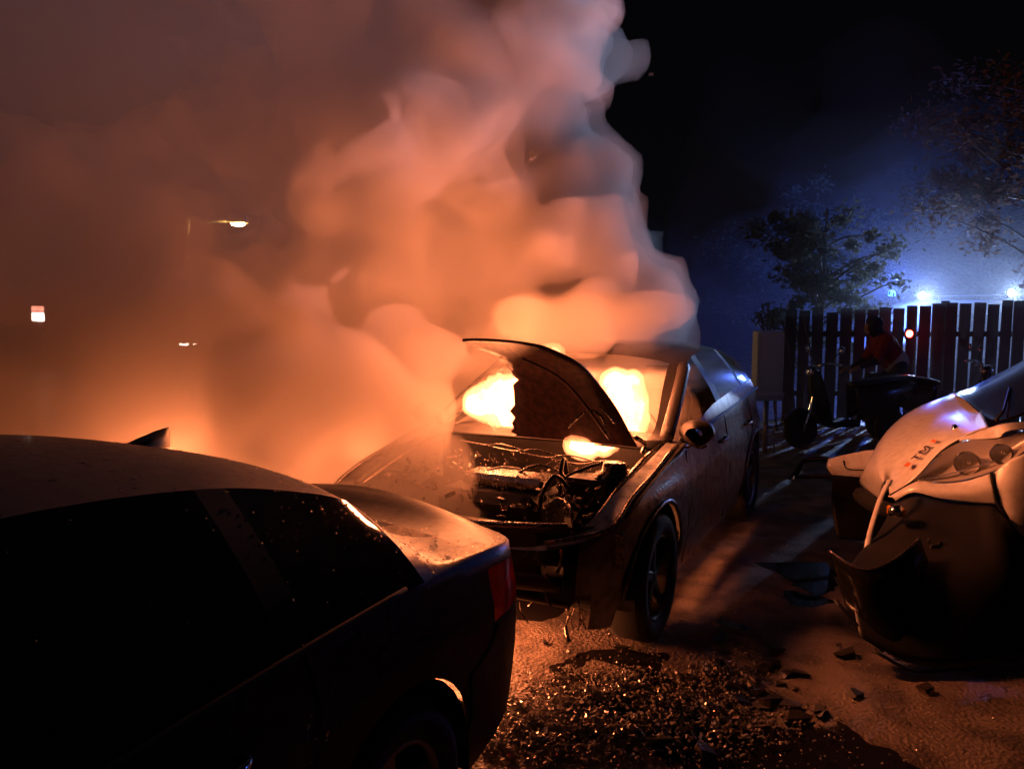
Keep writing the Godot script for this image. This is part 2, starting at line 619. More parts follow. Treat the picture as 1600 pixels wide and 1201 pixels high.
func trees() -> void:
	tree("leafy_tree", "slender leafy tree standing by the end of the board fence", Vector3(4.9, 0, -12.6), 4.1, 1.05, 0.38, 3, M.leaf_a, 7000, Vector3(0.15, 0, 0))
	tree("broad_tree", "broad tree with reddish lit leaves overhanging the emergency van", Vector3(8.2, 0, -11.9), 6.6, 2.0, 0.5, 8, M.leaf_b, 14000, Vector3(-0.6, 0, 0.9))
	tree("back_tree", "dim bushy tree rising behind the emergency van", Vector3(7.3, 0, -19.5), 5.0, 2.0, 0.35, 12, M.leaf_a, 12000)
	tree("far_tree", "dim tall tree further off behind the van", Vector3(12.5, 0, -21.0), 6.5, 2.4, 0.35, 15, M.leaf_a, 12000)


func street_lamp(label: String, at: Vector3, h: float, head: Vector3, c: Color, energy: float, beam: float, arm := -0.9) -> void:
	var o := node("street_lamp", at, label, "street lamp", "street lamps behind the smoke")
	part(o, "pole", tube_mesh([Vector3.ZERO, Vector3(0, h * 0.95, 0), Vector3(arm * 0.35, h + 0.02, 0), Vector3(arm, h + 0.06, 0)], 0.045, 8, 5), M.pole)
	part(o, "lamp_head", box_mesh(head + Vector3(0.06, 0.06, 0.04), 0.02), M.pole, Vector3(arm, h + 0.07, 0))
	part(o, "lamp_lens", lathe_mesh([[head.z * 0.5, 0.0], [head.z * 0.42, 0.05], [0.0, 0.075]], Transform3D(Basis(Vector3.RIGHT, PI / 2).scaled_local(Vector3(head.x / head.z, 1, 1)), Vector3(arm, h + 0.01, 0))), glow("lamp_glow_%s" % str(at.x), c, energy))
	if beam > 0.0:
		var l := OmniLight3D.new()
		l.name = "lamp_beam"
		l.light_color = c.linear_to_srgb()
		l.light_energy = beam
		l.light_size = 0.12
		l.omni_range = 60.0
		l.omni_attenuation = 2.0
		l.shadow_enabled = true
		l.position = Vector3(arm, h - 0.2, 0)
		o.add_child(l, true)


func far_lamps() -> void:
	street_lamp("sodium street lamp glowing orange high above the dark saloon's roof", Vector3(-5.8, 0, -14), 3.2, Vector3(0.26, 0.1, 0.16), Color(1.0, 0.5, 0.12), 900.0, 3.0, 0.92)
	street_lamp("low white lamp on a bent pole behind the saloon's antenna", Vector3(-8.7, 0, -20), 0.78, Vector3(0.5, 0.08, 0.16), Color(1.0, 0.85, 0.7), 60.0, 0.0, 0.3)
	street_lamp("distant bright pinpoint street lamp seen through the smoke beside the fire", Vector3(-8.9, 0, -40), 1.05, Vector3(0.3, 0.2, 0.26), Color(0.9, 1.0, 0.85), 700.0, 0.0, 1.0)
	street_lamp("distant faint bluish street lamp seen through smoke above the raised bonnet", Vector3(-4.5, 0, -40), 1.36, Vector3(0.2, 0.15, 0.2), Color(0.7, 0.85, 1.0), 600.0, 0.0, 0.9)
	var o := node("lit_sign", Vector3(-13.4, 0, -22), "lit whitish sign on a post far off beyond the smoke", "sign")
	part(o, "post", tube_mesh([Vector3.ZERO, Vector3(0, 1.6, 0)], 0.05, 8, 1), M.pole)
	var f := part(o, "sign_board", box_mesh(Vector3(0.42, 0.5, 0.08), 0.02), M.pole, Vector3(0, 1.52, 0))
	part(f, "sign_light", box_mesh(Vector3(0.34, 0.24, 0.02), 0.005), glow("sign_glow", Color(1.0, 0.8, 0.72), 70.0), Vector3(0, -0.08, 0.05))
	part(f, "sign_light", box_mesh(Vector3(0.34, 0.16, 0.02), 0.005), glow("sign_red_glow", Color(1.0, 0.3, 0.2), 30.0), Vector3(0, 0.14, 0.05))
	var p := node("pale_post", Vector3(-11.5, 0, -18), "pale wide post standing beyond the saloon's roof", "post")
	part(p, "shaft", box_mesh(Vector3(0.22, 0.95, 0.2), 0.03), M.sign_grey, Vector3(0, 0.47, 0))
	part(p, "cap", box_mesh(Vector3(0.26, 0.06, 0.24), 0.02), M.sign_grey, Vector3(0, 0.98, 0))


# ---------------------------------------------------------------- cars
const SIDE := 12
const WIN := 4
const TOP := 7

# one half of a car body as rows of points: side rows, window rows, roof rows, for stations from nose to tail
func car_grid(P: Dictionary) -> Array:
	var st := []
	var x0: float = P.front + P.round_f
	var x1: float = P.rear - P.round_r
	for k in 9:
		var a := PI / 2 * (1.0 - float(k) / 9)
		st.append([P.front + P.round_f * (1.0 - pow(sin(a), 0.8)), pow(cos(a), 0.55), 1.0 - float(k) / 9, -1.0])
	var steps := int((x1 - x0) / 0.045)
	for k in steps + 1:
		st.append([lerpf(x0, x1, float(k) / steps), 1.0, 0.0, 0.0])
	for k in range(1, 10):
		var a := PI / 2 * k / 9
		st.append([P.rear - P.round_r * (1.0 - pow(sin(a), 0.8)), pow(cos(a), 0.55), k / 9.0, 1.0])
	var out := []
	for s in st:
		var x: float = s[0]
		var ws: float = maxf(s[1], 0.0)
		var wm: float = key(P.wid, x)
		var yb: float = key(P.bot, x)
		for ax in P.arches:
			var d: float = absf(x - ax)
			if d < P.arch_r:
				yb = maxf(yb, P.wheel_y + sqrt(P.arch_r * P.arch_r - d * d))
		var belt: float = key(P.belt, x)
		var roof: float = key(P.roof, x)
		var g := sstep(0.05, 0.3, roof - belt)
		var line := []
		var zb := 0.0
		for k in SIDE + 1:
			var y := lerpf(yb, belt, float(k) / SIDE)
			var z: float = wm * key(P.prof, y)
			zb = z
			line.append(Vector3(x, y, z))
		var ye := lerpf(belt + 0.006, roof - 0.075, g)
		var ze: float = minf(key(P.roofw, x), zb - 0.02)
		for k in range(1, WIN + 1):
			var t := float(k) / WIN
			line.append(Vector3(x, lerpf(belt, ye, t), lerpf(zb, ze, t) + 0.022 * sin(PI * t) * g))
		for k in range(1, TOP + 1):
			var t := float(k) / TOP
			line.append(Vector3(x, ye + (roof - ye) * (1.0 - pow(1.0 - t, 2.6)), ze * (1.0 - t)))
		for k in line.size():
			var p: Vector3 = line[k]
			p.z *= ws
			p.x -= s[3] * s[2] * key(P.inset_r if s[3] > 0 else P.inset_f, p.y)
			line[k] = p
		out.append(line)
	return out


# gathers the faces of both halves into parts named by pick(station x, row, side, middle point)
func car_shell(o: Node3D, grid: Array, pick: Callable, mats: Dictionary) -> Dictionary:
	var tools := {}
	var made := {}
	for s in [1.0, -1.0]:
		for i in grid.size() - 1:
			for k in grid[0].size() - 1:
				var a: Vector3 = grid[i][k]
				var b: Vector3 = grid[i + 1][k]
				var c: Vector3 = grid[i + 1][k + 1]
				var d: Vector3 = grid[i][k + 1]
				var called: String = pick.call((a + b + c + d) / 4.0, k, s)
				if called == "": continue
				if not tools.has(called): tools[called] = begin()
				if s > 0: q4(tools[called], a, b, c, d)
				else:
					for p in [a, d, c, a, c, b]: tools[called].add_vertex(Vector3(p.x, p.y, -p.z))
	for called in tools:
		var n: String = called.get_slice("@", 0)
		made[called] = part(o, n, done(tools[called]), mats[n])
	return made


func wheel(o: Node3D, at: Vector3, r: float, rim_m: Material, side: float, spokes := 5) -> void:
	var t := Transform3D(Basis(Vector3.UP, 0.0 if side > 0 else PI), at)
	var w := Node3D.new()
	w.name = "wheel"
	o.add_child(w, true)
	part(w, "tyre", lathe_mesh([[r * 0.66, 0.085], [r * 0.7, 0.1], [r * 0.86, 0.11], [r * 0.97, 0.095], [r, 0.06], [r, -0.06], [r * 0.97, -0.095], [r * 0.66, -0.1]], t, 36), M.rubber)
	var st := begin()
	lathe(st, [[r * 0.67, 0.09], [r * 0.64, 0.095], [r * 0.61, 0.07], [r * 0.60, -0.05]], t, 36)
	lathe(st, [[0.0, 0.07], [0.03, 0.068], [0.045, 0.05], [0.05, 0.02]], t, 18)
	for k in spokes:
		var a := TAU * k / spokes + 0.3
		var dir := Vector3(cos(a), sin(a), 0)
		var crs := Vector3(-sin(a), cos(a), 0)
		bevel_box(st, Vector3(r * 0.56, 0.055, 0.03), t * Transform3D(Basis(dir, crs, Vector3(0, 0, 1)), dir * r * 0.34 + Vector3(0, 0, 0.052)), 0.01)
	part(w, "rim", done(st), rim_m)
	part(w, "brake_disc", lathe_mesh([[0.0, 0.0], [r * 0.42, 0.0], [r * 0.42, -0.02], [0.0, -0.02]], t, 24), M.engine_metal)


func arch_liner(st: SurfaceTool, ax: float, r: float, wy: float, z0: float, z1: float) -> void:
	for k in 16:
		var a := PI * (k / 16.0 * 1.1 - 0.05)
		var b := PI * ((k + 1) / 16.0 * 1.1 - 0.05)
		q4(st, Vector3(ax + cos(a) * r, wy + sin(a) * r, z0), Vector3(ax + cos(b) * r, wy + sin(b) * r, z0), Vector3(ax + cos(b) * r, wy + sin(b) * r, z1), Vector3(ax + cos(a) * r, wy + sin(a) * r, z1))
		tri(st, Vector3(ax, wy, z1), Vector3(ax + cos(b) * r, wy + sin(b) * r, z1), Vector3(ax + cos(a) * r, wy + sin(a) * r, z1))


# a thin dark line lying in the gap between panels, following the side of a car
func side_line(P: Dictionary, pts: Array, out := 0.0015) -> Array:
	var r := []
	for p in pts:
		r.append(Vector3(p[0], p[1], key(P.wid, p[0]) * key(P.prof, p[1]) + out))
	return r


func dark_saloon() -> void:
	var o := node("dark_saloon", Vector3(0.454 * 0.25 - 0.891 * 2.02, 0, -(0.891 * 0.25 + 0.454 * 2.02)), "wet dark saloon car with a shark fin antenna and red tail light", "car", "", CAR_TURN)
	var P := {
		front = -2.3, rear = 2.39, round_f = 0.5, round_r = 0.42, arches = [-1.38, 1.36], arch_r = 0.375, wheel_y = 0.32,
		wid = [[-2.3, 0.80], [-1.4, 0.88], [0.0, 0.885], [1.4, 0.885], [2.0, 0.865], [2.31, 0.83]],
		bot = [[-2.3, 0.28], [-1.8, 0.2], [0.0, 0.19], [1.8, 0.22], [2.31, 0.33]],
		belt = [[-2.3, 0.66], [-1.5, 0.82], [-0.9, 0.90], [0.0, 0.915], [1.0, 0.935], [1.7, 0.93], [2.0, 0.905], [2.31, 0.865]],
		roof = [[-2.3, 0.68], [-1.6, 0.90], [-0.95, 0.99], [-0.3, 1.30], [0.1, 1.385], [0.55, 1.40], [1.0, 1.355], [1.3, 1.285], [1.5, 1.21], [1.78, 1.02], [1.93, 0.96], [2.08, 0.945], [2.22, 0.96], [2.31, 0.955]],
		roofw = [[-2.3, 0.7], [-1.0, 0.74], [-0.3, 0.62], [0.3, 0.60], [1.2, 0.58], [1.6, 0.64], [1.9, 0.76], [2.31, 0.76]],
		prof = [[0.15, 0.93], [0.3, 0.965], [0.5, 0.99], [0.66, 1.0], [0.74, 1.0], [0.80, 0.985], [0.9, 0.965], [1.0, 0.945]],
		inset_r = [[0.2, 0.14], [0.4, 0.02], [0.6, 0.0], [0.72, 0.03], [0.95, 0.09], [1.05, 0.10]],
		inset_f = [[0.2, 0.1], [0.5, 0.0], [0.7, 0.06], [1.0, 0.1]],
	}
	var grid := car_grid(P)
	var pick := func(c: Vector3, k: int, s: float) -> String:
		var row := k
		if row < SIDE:
			if c.x > 1.90 and c.z > 0.34 and k > 7 and k < 11: return "tail_light@%d" % int(s)
			if c.x < -1.9 and c.z > 0.4 and c.y > 0.55: return "headlight@%d" % int(s)
			return "body"
		if row < SIDE + WIN:
			if c.x > -0.75 and c.x < 1.52 and key(P.roof, c.x) - key(P.belt, c.x) > 0.12:
				if absf(c.x - 0.18) < 0.03: return "door_pillar@%d0" % int(s)
				if absf(c.x - 1.02) < 0.03: return "door_pillar@%d1" % int(s)
				return "side_window@%d%d" % [int(s), 0 if c.x < 0.18 else (1 if c.x < 1.02 else 2)]
			return "body"
		if c.x > -0.95 and c.x < -0.3 and row > SIDE + WIN: return "windscreen"
		if c.x > 1.42 and c.x < 1.86 and row > SIDE + WIN: return "rear_window"
		if c.x > 1.90: return "boot_lid"
		if c.x < -0.97: return "bonnet"
		return "body"
	car_shell(o, grid, pick, {body = M.saloon_paint, tail_light = M.tail_red, headlight = M.saloon_glass, door_pillar = M.pillar, side_window = M.saloon_glass, windscreen = M.saloon_glass, rear_window = M.saloon_glass, boot_lid = M.saloon_paint, bonnet = M.saloon_paint})
	# antenna fin on the roof
	var fin := []
	for q in [[0.0, 0.034], [0.5, 0.030], [1.0, 0.006]]:
		var line := []
		for t in [-1.0, -0.4, 0.4, 1.0]:
			var ln := lerpf(-0.085, 0.085, (t + 1) / 2)
			line.append(Vector3(lerpf(ln, lerpf(0.02, 0.08, (t + 1) / 2), q[0]), q[0] * 0.062 * (0.72 + 0.28 * (t + 1) / 2), q[1] * (1.0 - t * t * 0.85)))
		fin.append(line)
	var st := begin()
	sheet(st, fin, 4)
	for l in fin:
		for i in 4: l[i] = Vector3(l[i].x, l[i].y, -l[i].z)
	sheet(st, fin, 4)
	var f := part(o, "antenna_fin", done(st), M.black_plastic, Vector3(1.29, 1.284, 0))
	f.rotation_degrees.z = -9.0
	# panel gaps, handles, sill trim, number plate
	for s in [1.0, -1.0]:
		for line in [[[1.02, 0.95], [1.04, 0.8], [1.0, 0.66], [0.93, 0.55], [0.86, 0.24]], [[0.16, 0.925], [0.14, 0.6], [0.12, 0.21]], [[-0.92, 0.89], [-0.9, 0.6], [-0.88, 0.21]], [[1.72, 0.58], [1.84, 0.61], [1.9, 0.675]], [[1.72, 0.58], [1.74, 0.45], [1.72, 0.40]]]:
			var pts := side_line(P, line)
			for i in pts.size(): pts[i].z *= s
			part(o, "panel_gap", tube_mesh(pts, 0.0035, 5, 4), M.gap)
		for x in [0.72, -0.15]:
			var z := key(P.wid, x) * key(P.prof, 0.80)
			part(o, "door_handle", tube_mesh([Vector3(x - 0.09, 0.80, s * z), Vector3(x - 0.07, 0.803, s * (z + 0.03)), Vector3(x + 0.07, 0.806, s * (z + 0.03)), Vector3(x + 0.09, 0.805, s * z)], 0.011, 8, 4), M.chrome)
		var trim := side_line(P, [[-0.7, 0.905], [0.2, 0.92], [1.0, 0.94], [1.42, 0.945]], 0.004)
		for i in trim.size(): trim[i].z *= s
		part(o, "window_trim", tube_mesh(trim, 0.008, 6, 4), M.gap)
		var mz: float = 0.9 * s
		part(o, "wing_mirror", lathe_mesh([[0.0, -0.09], [0.07, -0.07], [0.09, 0.0], [0.07, 0.07], [0.0, 0.09]], Transform3D(Basis().scaled(Vector3(0.8, 0.75, 1.1)), Vector3(-0.72, 1.0, mz + 0.08 * s)), 14), M.saloon_paint)
	part(o, "number_plate", box_mesh(Vector3(0.012, 0.11, 0.5), 0.003), M.reflective, Vector3(2.315, 0.55, 0))
	for ax in P.arches:
		for s in [1.0, -1.0]:
			var lin_st := begin()
			arch_liner(lin_st, ax, 0.372, 0.32, s * 0.86, s * 0.45)
			part(o, "arch_liner", done(lin_st), M.gap)
			wheel(o, Vector3(ax, 0.315, s * 0.765), 0.315, M.alloy, s)
	part(o, "floor_pan", box_mesh(Vector3(4.2, 0.04, 1.5), 0.01), M.gap, Vector3(0, 0.24, 0))
	# rain drops and foam beads on the rear half
	var quads := []
	for i in grid.size() - 1:
		for k in grid[0].size() - 1:
			if grid[i][k].x > 0.35 and grid[i][k].x < 2.2 and k > 3: quads.append([i, k])
	var mm := MultiMesh.new()
	mm.transform_format = MultiMesh.TRANSFORM_3D
	var dm := SphereMesh.new()
	dm.radius = 1.0
	dm.height = 2.0
	dm.radial_segments = 8
	dm.rings = 4
	dm.material = M.drop
	mm.mesh = dm
	mm.instance_count = 3600
	var r := RandomNumberGenerator.new()
	r.seed = 21
	for n in mm.instance_count:
		var q: Array = quads[r.randi() % quads.size()]
		var a: Vector3 = grid[q[0]][q[1]]
		var b: Vector3 = grid[q[0] + 1][q[1]]
		var d: Vector3 = grid[q[0]][q[1] + 1]
		var nm := (b - a).cross(d - a).normalized()
		if nm.dot(Vector3(0, 0.6, 1)) < 0: nm = -nm
		var s := r.randf_range(0.0012, 0.0034) * (1.5 if r.randf() < 0.1 else 1.0)
		var run := 1.0 + 2.2 * r.randf() * r.randf() * (1.0 - nm.y)
		var down := (Vector3.DOWN - nm * nm.dot(Vector3.DOWN))
		down = down.normalized() if down.length() > 0.05 else (b - a).normalized()
		mm.set_instance_transform(n, Transform3D(Basis(nm * s * 0.55, down * s * run, nm.cross(down) * s), a + (b - a) * r.randf() + (d - a) * r.randf()))
	var mi := MultiMeshInstance3D.new()
	mi.name = "water_drops"
	mi.multimesh = mm
	o.add_child(mi)
	tag(mi, "", "", "", "stuff")


func burning_car() -> void:
	var o := node("burning_car", Vector3(0.454 * 5.07 - 0.891 * 1.95, 0, -(0.891 * 5.07 + 0.454 * 1.95)), "scorched grey hatchback on fire with its torn bonnet raised", "car", "", CAR_TURN)
	var P := {
		front = -2.12, rear = 2.08, round_f = 0.5, round_r = 0.36, arches = [-1.30, 1.30], arch_r = 0.385, wheel_y = 0.33,
		wid = [[-2.12, 0.80], [-1.3, 0.89], [0.0, 0.895], [1.3, 0.90], [2.08, 0.84]],
		bot = [[-2.12, 0.26], [-1.7, 0.2], [0.0, 0.2], [1.7, 0.24], [2.08, 0.34]],
		belt = [[-2.12, 0.62], [-1.7, 0.76], [-1.3, 0.85], [-0.8, 0.93], [0.0, 0.955], [1.0, 1.0], [1.6, 1.03], [2.08, 0.98]],
		roof = [[-2.12, 0.66], [-1.7, 0.82], [-1.3, 0.91], [-0.78, 0.985], [-0.4, 1.2], [-0.08, 1.37], [0.35, 1.445], [1.0, 1.45], [1.5, 1.40], [1.78, 1.32], [1.95, 1.18], [2.08, 1.03]],
		roofw = [[-2.12, 0.7], [-0.8, 0.76], [-0.1, 0.66], [0.4, 0.62], [1.5, 0.60], [2.08, 0.66]],
		prof = [[0.15, 0.92], [0.28, 0.95], [0.45, 0.985], [0.62, 0.995], [0.76, 1.0], [0.82, 0.975], [0.95, 0.955], [1.05, 0.94]],
		inset_r = [[0.2, 0.12], [0.45, 0.0], [0.7, 0.03], [1.0, 0.08], [1.3, 0.2]],
		inset_f = [[0.2, 0.14], [0.5, 0.0], [0.7, 0.1], [1.0, 0.14]],
	}
	var grid := car_grid(P)
	var tear := FastNoiseLite.new()
	tear.seed = 5
	tear.frequency = 6.0
	var pick := func(c: Vector3, k: int, s: float) -> String:
		if k < SIDE:
			# the front skin is torn away round the nose
			if c.x < -1.74 + 0.10 * tear.get_noise_2d(c.y * 2.0, c.z) and c.y < 0.72 and c.z < 0.71 + 0.04 * tear.get_noise_2d(c.y * 3.0, 4.0): return ""
			if c.x > 1.72 and c.z > 0.45 and c.y > 0.72 and c.y < 0.95: return "tail_light@%d" % int(s)
			return "body"
		if k < SIDE + WIN:
			if c.x > -0.72 and c.x < 1.72 and key(P.roof, c.x) - key(P.belt, c.x) > 0.14 and k > SIDE:
				if absf(c.x - 0.30) < 0.055: return "door_pillar@%d0" % int(s)
				if absf(c.x - 1.14) < 0.05: return "door_pillar@%d1" % int(s)
				if c.x < 0.30 or s < 0: return ""
				return "side_window@%d%d" % [int(s), 1 if c.x < 1.14 else 2]
			return "body"
		if c.x < -0.80: return ""
		if c.x < -0.06 and k > SIDE + WIN: return ""
		if c.x > 1.72 and c.y > 1.05 and k > SIDE + WIN: return "rear_window"
		return "roof"
	car_shell(o, grid, pick, {body = M.scorched_paint, roof = M.char, tail_light = M.tail_red, door_pillar = M.char, side_window = M.sooty_glass, rear_window = M.sooty_glass})
	# rim of the engine bay: the fold of each wing, lit from below
	for s in [1.0, -1.0]:
		var fold := []
		for x in [-2.0, -1.85, -1.6, -1.3, -1.0, -0.82]:
			fold.append(Vector3(x, key(P.belt, x) + 0.008 + 0.006 * sin(x * 31.0), s * (key(P.wid, x) * key(P.prof, key(P.belt, x)) - (0.03 if x > -1.9 else 0.25))))
		part(o, "wing_edge", tube_mesh(fold, 0.011, 6, 4), M.engine_metal)
		var gut := []
		for x in [-1.75, -1.4, -1.0, -0.82]:
			gut.append(Vector3(x, key(P.belt, x) - 0.03 + 0.008 * sin(x * 17.0), s * 0.70))
		part(o, "inner_wing_rail", tube_mesh(gut, 0.016, 6, 4, 0.6), M.engine_metal)
		var apl := [Vector3(-0.80, 0.965, s * 0.76), Vector3(-0.4, 1.15, s * 0.71), Vector3(-0.06, 1.315, s * 0.66)]
		part(o, "windscreen_pillar", tube_mesh(apl, 0.042, 8, 4), M.char)
		part(o, "window_sill_trim", tube_mesh([Vector3(-0.7, 0.945, s * 0.845), Vector3(0.3, 0.975, s * 0.85), Vector3(1.65, 1.03, s * 0.84)], 0.012, 6, 4), M.black_plastic)
		for line in [[[-0.78, 0.9], [-0.78, 0.55], [-0.74, 0.24]], [[0.30, 0.96], [0.34, 0.6], [0.34, 0.24]], [[1.14, 0.99], [1.16, 0.78], [1.02, 0.66], [0.92, 0.5], [0.88, 0.26]]]:
			var pts := side_line(P, line)
			for i in pts.size(): pts[i].z *= s
			part(o, "panel_gap", tube_mesh(pts, 0.004, 5, 4), M.gap)
		for x in [0.12, 0.98]:
			var z := key(P.wid, x) * key(P.prof, 0.82)
			part(o, "door_handle", tube_mesh([Vector3(x - 0.09, 0.82, s * z), Vector3(x - 0.07, 0.823, s * (z + 0.03)), Vector3(x + 0.07, 0.825, s * (z + 0.03)), Vector3(x + 0.09, 0.825, s * z)], 0.011, 8, 4), M.scorched_paint)
	# mirror with half-melted casing
	var mir := []
	for q in [[-0.80, 0.5], [-0.76, 0.95], [-0.70, 1.0], [-0.66, 0.8], [-0.64, 0.3]]:
		var ring := []
		for a in 9:
			var t := TAU * a / 8
			ring.append(Vector3(q[0] + 0.01 * sin(t * 3.0), 0.995 + sin(t) * 0.072 * q[1] + (0.012 * sin(t * 5.0) if sin(t) < 0 else 0.0), 0.915 + cos(t) * 0.10 * q[1]))
		mir.append(ring)
	var mo := part(o, "wing_mirror", sheet_mesh(mir, 3), M.char)
	part(mo, "mirror_arm", tube_mesh([Vector3(-0.71, 0.935, 0.82), Vector3(-0.72, 0.945, 0.85), Vector3(-0.72, 0.965, 0.88)], 0.02, 8, 3), M.char)
	part(mo, "melted_edge", tube_mesh([Vector3(-0.79, 0.935, 0.83), Vector3(-0.78, 0.915, 0.87), Vector3(-0.77, 0.93, 0.90), Vector3(-0.77, 0.915, 0.94), Vector3(-0.76, 0.93, 0.98)], 0.008, 6, 3), M.engine_metal)
	var mr := part(o, "wing_mirror", sheet_mesh(mir.map(func(l): return l.map(func(p): return Vector3(p.x, p.y, -p.z))), 3), M.char)
	mr.name = "wing_mirror"
	# the raised bonnet: hinged at the screen, its far half burnt away
	var rows := []
	var zl := [[0.0, 0.66], [0.25, 0.60], [0.45, 0.51], [0.68, 0.44], [0.88, 0.31], [1.0, 0.16]]
	var hx := [[0.0, -1.02], [0.45, -1.21], [0.68, -1.37], [1.0, -1.57]]
	var hy := [[0.0, 0.945], [0.45, 1.29], [0.68, 1.425], [1.0, 1.535]]
	var rag := FastNoiseLite.new()
	rag.seed = 8
	rag.frequency = 3.2
	rag.fractal_octaves = 4
	for i in 27:
		var u := i / 26.0
		var line := []
		var zr := -0.035 + rag.get_noise_1d(u * 1.0) * 0.07 - 0.05 * sstep(0.3, 0.05, u) - 0.10 * sstep(0.55, 0.95, u) + 0.02 * (i % 2)
		for j in 9:
			var v := j / 8.0
			var z := lerpf(key(zl, u), minf(zr, key(zl, u) - 0.03), v)
			var bow := 0.04 * (1.0 - pow(z / maxf(key(zl, u), 0.1), 2.0)) * sin(PI * clampf(u * 0.9 + 0.05, 0.0, 1.0))
			line.append(Vector3(key(hx, u) - bow * 0.3, key(hy, u) + bow * 0.9, z))
		rows.append(line)
	var bn := part(o, "bonnet", sheet_mesh(rows, 1, 0.014), M.bare_burnt)
	tag(bn, "raised bonnet with a ragged burnt edge")
	# stiffeners and a bent cable under it
	part(bn, "stiffener", tube_mesh([Vector3(-1.10, 0.99, 0.52), Vector3(-1.22, 1.19, 0.42), Vector3(-1.36, 1.34, 0.33), Vector3(-1.52, 1.44, 0.2)], 0.014, 6, 4, 0.5), M.bare_burnt)
	part(bn, "release_cable", tube_mesh([Vector3(-1.262, 1.057, 0.349), Vector3(-1.272, 1.126, 0.417), Vector3(-1.270, 1.160, 0.487), Vector3(-1.244, 1.113, 0.539), Vector3(-1.180, 0.998, 0.554)], 0.006, 6, 5), M.engine_metal)
	part(bn, "release_cable", tube_mesh([Vector3(-1.262, 1.186, 0.524), Vector3(-1.231, 1.137, 0.563), Vector3(-1.197, 1.086, 0.587)], 0.005, 6, 4), M.engine_metal)
	part(bn, "hinge", tube_mesh([Vector3(-1.0, 0.90, 0.68), Vector3(-0.98, 0.95, 0.69), Vector3(-1.06, 1.0, 0.655)], 0.014, 6, 3), M.engine_metal)
	# engine bay
	var bay := Node3D.new()
	bay.name = "engine_bay"
	o.add_child(bay)
	part(bay, "firewall", box_mesh(Vector3(0.04, 0.5, 1.46), 0.01), M.char, Vector3(-0.80, 0.68, 0))
	part(bay, "bay_floor", box_mesh(Vector3(1.1, 0.03, 1.3), 0.01), M.char, Vector3(-1.4, 0.36, 0))
	var r := RandomNumberGenerator.new()
	r.seed = 33
	part(bay, "engine_block", box_mesh(Vector3(0.42, 0.36, 0.62), 0.05), M.char, Vector3(-1.42, 0.56, 0.02))
	part(bay, "rocker_cover", box_mesh(Vector3(0.2, 0.08, 0.5), 0.03), M.engine_metal, Vector3(-1.40, 0.77, 0.06))
	part(bay, "battery", box_mesh(Vector3(0.2, 0.18, 0.26), 0.02), M.char, Vector3(-1.28, 0.72, 0.50))
	part(bay, "strut_tower", lathe_mesh([[0.0, 0.1], [0.06, 0.1], [0.07, 0.06], [0.11, 0.04], [0.12, -0.1]], Transform3D(Basis(Vector3.RIGHT, -PI / 2), Vector3(-1.22, 0.78, 0.60)), 18), M.engine_metal)
	part(bay, "cross_member", tube_mesh([Vector3(-1.88, 0.66, -0.62), Vector3(-1.97, 0.70, -0.2), Vector3(-1.96, 0.69, 0.2), Vector3(-1.86, 0.70, 0.60)], 0.026, 8, 5, 0.6), M.engine_metal)
	part(bay, "scuttle_tray", sheet_mesh([[Vector3(-0.83, 0.955, 0.74), Vector3(-0.84, 0.97, 0.2), Vector3(-0.83, 0.955, -0.74)], [Vector3(-0.98, 0.925, 0.72), Vector3(-0.99, 0.935, 0.2), Vector3(-0.98, 0.92, -0.72)]], 4, 0.012), M.char)
	for i in 9:
		var a := Vector3(r.randf_range(-1.75, -1.0), r.randf_range(0.72, 0.80), r.randf_range(-0.45, 0.60))
		var b := a + Vector3(r.randf_range(-0.3, 0.3), r.randf_range(-0.05, 0.06), r.randf_range(-0.3, 0.3))
		part(bay, "pipe", tube_mesh([a, (a + b) / 2 + Vector3(0, r.randf_range(0.02, 0.10), 0), b, b - Vector3(0, 0.15, 0)], r.randf_range(0.007, 0.02), 7, 4), M.engine_metal if i % 2 else M.char)
	for i in 4:
		var y := 0.83 + 0.02 * i
		var z := 0.64 - 0.2 * i
		part(bay, "buckled_strip", tube_mesh([Vector3(-1.05 - 0.04 * i, y, z), Vector3(-1.10 - 0.03 * i, y + 0.03, z - 0.14), Vector3(-1.08, y - 0.005, z - 0.30), Vector3(-1.13, y + 0.02, z - 0.45)], 0.010, 6, 4, 0.4), M.engine_metal)
	# ash and scraps heaped on the engine
	var st := begin()
	st.set_smooth_group(-1)
	for i in 420:
		var p := Vector3(r.randf_range(-1.95, -0.9), r.randf_range(0.70, 0.82), r.randf_range(-0.62, 0.70))
		var s := r.randf_range(0.006, 0.022)
		bevel_box(st, Vector3(s * r.randf_range(0.6, 3.0), s * 0.35, s), Transform3D(Basis.from_euler(Vector3(r.randf() * TAU, r.randf() * TAU, r.randf() * TAU)), p), 0.003)
	tag(part(bay, "ash_and_scraps", done(st), M.engine_metal), "", "", "", "stuff")
	# torn nose: hanging strips, headlamp shells, a bent plate
	var nose := Node3D.new()
	nose.name = "torn_nose"
	o.add_child(nose)
	part(nose, "headlamp_shell", sheet_mesh([[Vector3(-1.80, 0.70, 0.76), Vector3(-1.90, 0.70, 0.62), Vector3(-1.95, 0.69, 0.46)], [Vector3(-1.74, 0.62, 0.74), Vector3(-1.80, 0.60, 0.60), Vector3(-1.85, 0.61, 0.46)], [Vector3(-1.82, 0.53, 0.77), Vector3(-1.90, 0.53, 0.62), Vector3(-1.96, 0.54, 0.46)]], 4, 0.01), M.char)
	part(nose, "lamp_reflector_scrap", tube_mesh([Vector3(-1.93, 0.66, 0.60), Vector3(-1.95, 0.60, 0.61), Vector3(-1.95, 0.54, 0.60), Vector3(-1.92, 0.50, 0.58)], 0.010, 6, 4, 0.4), M.engine_metal)
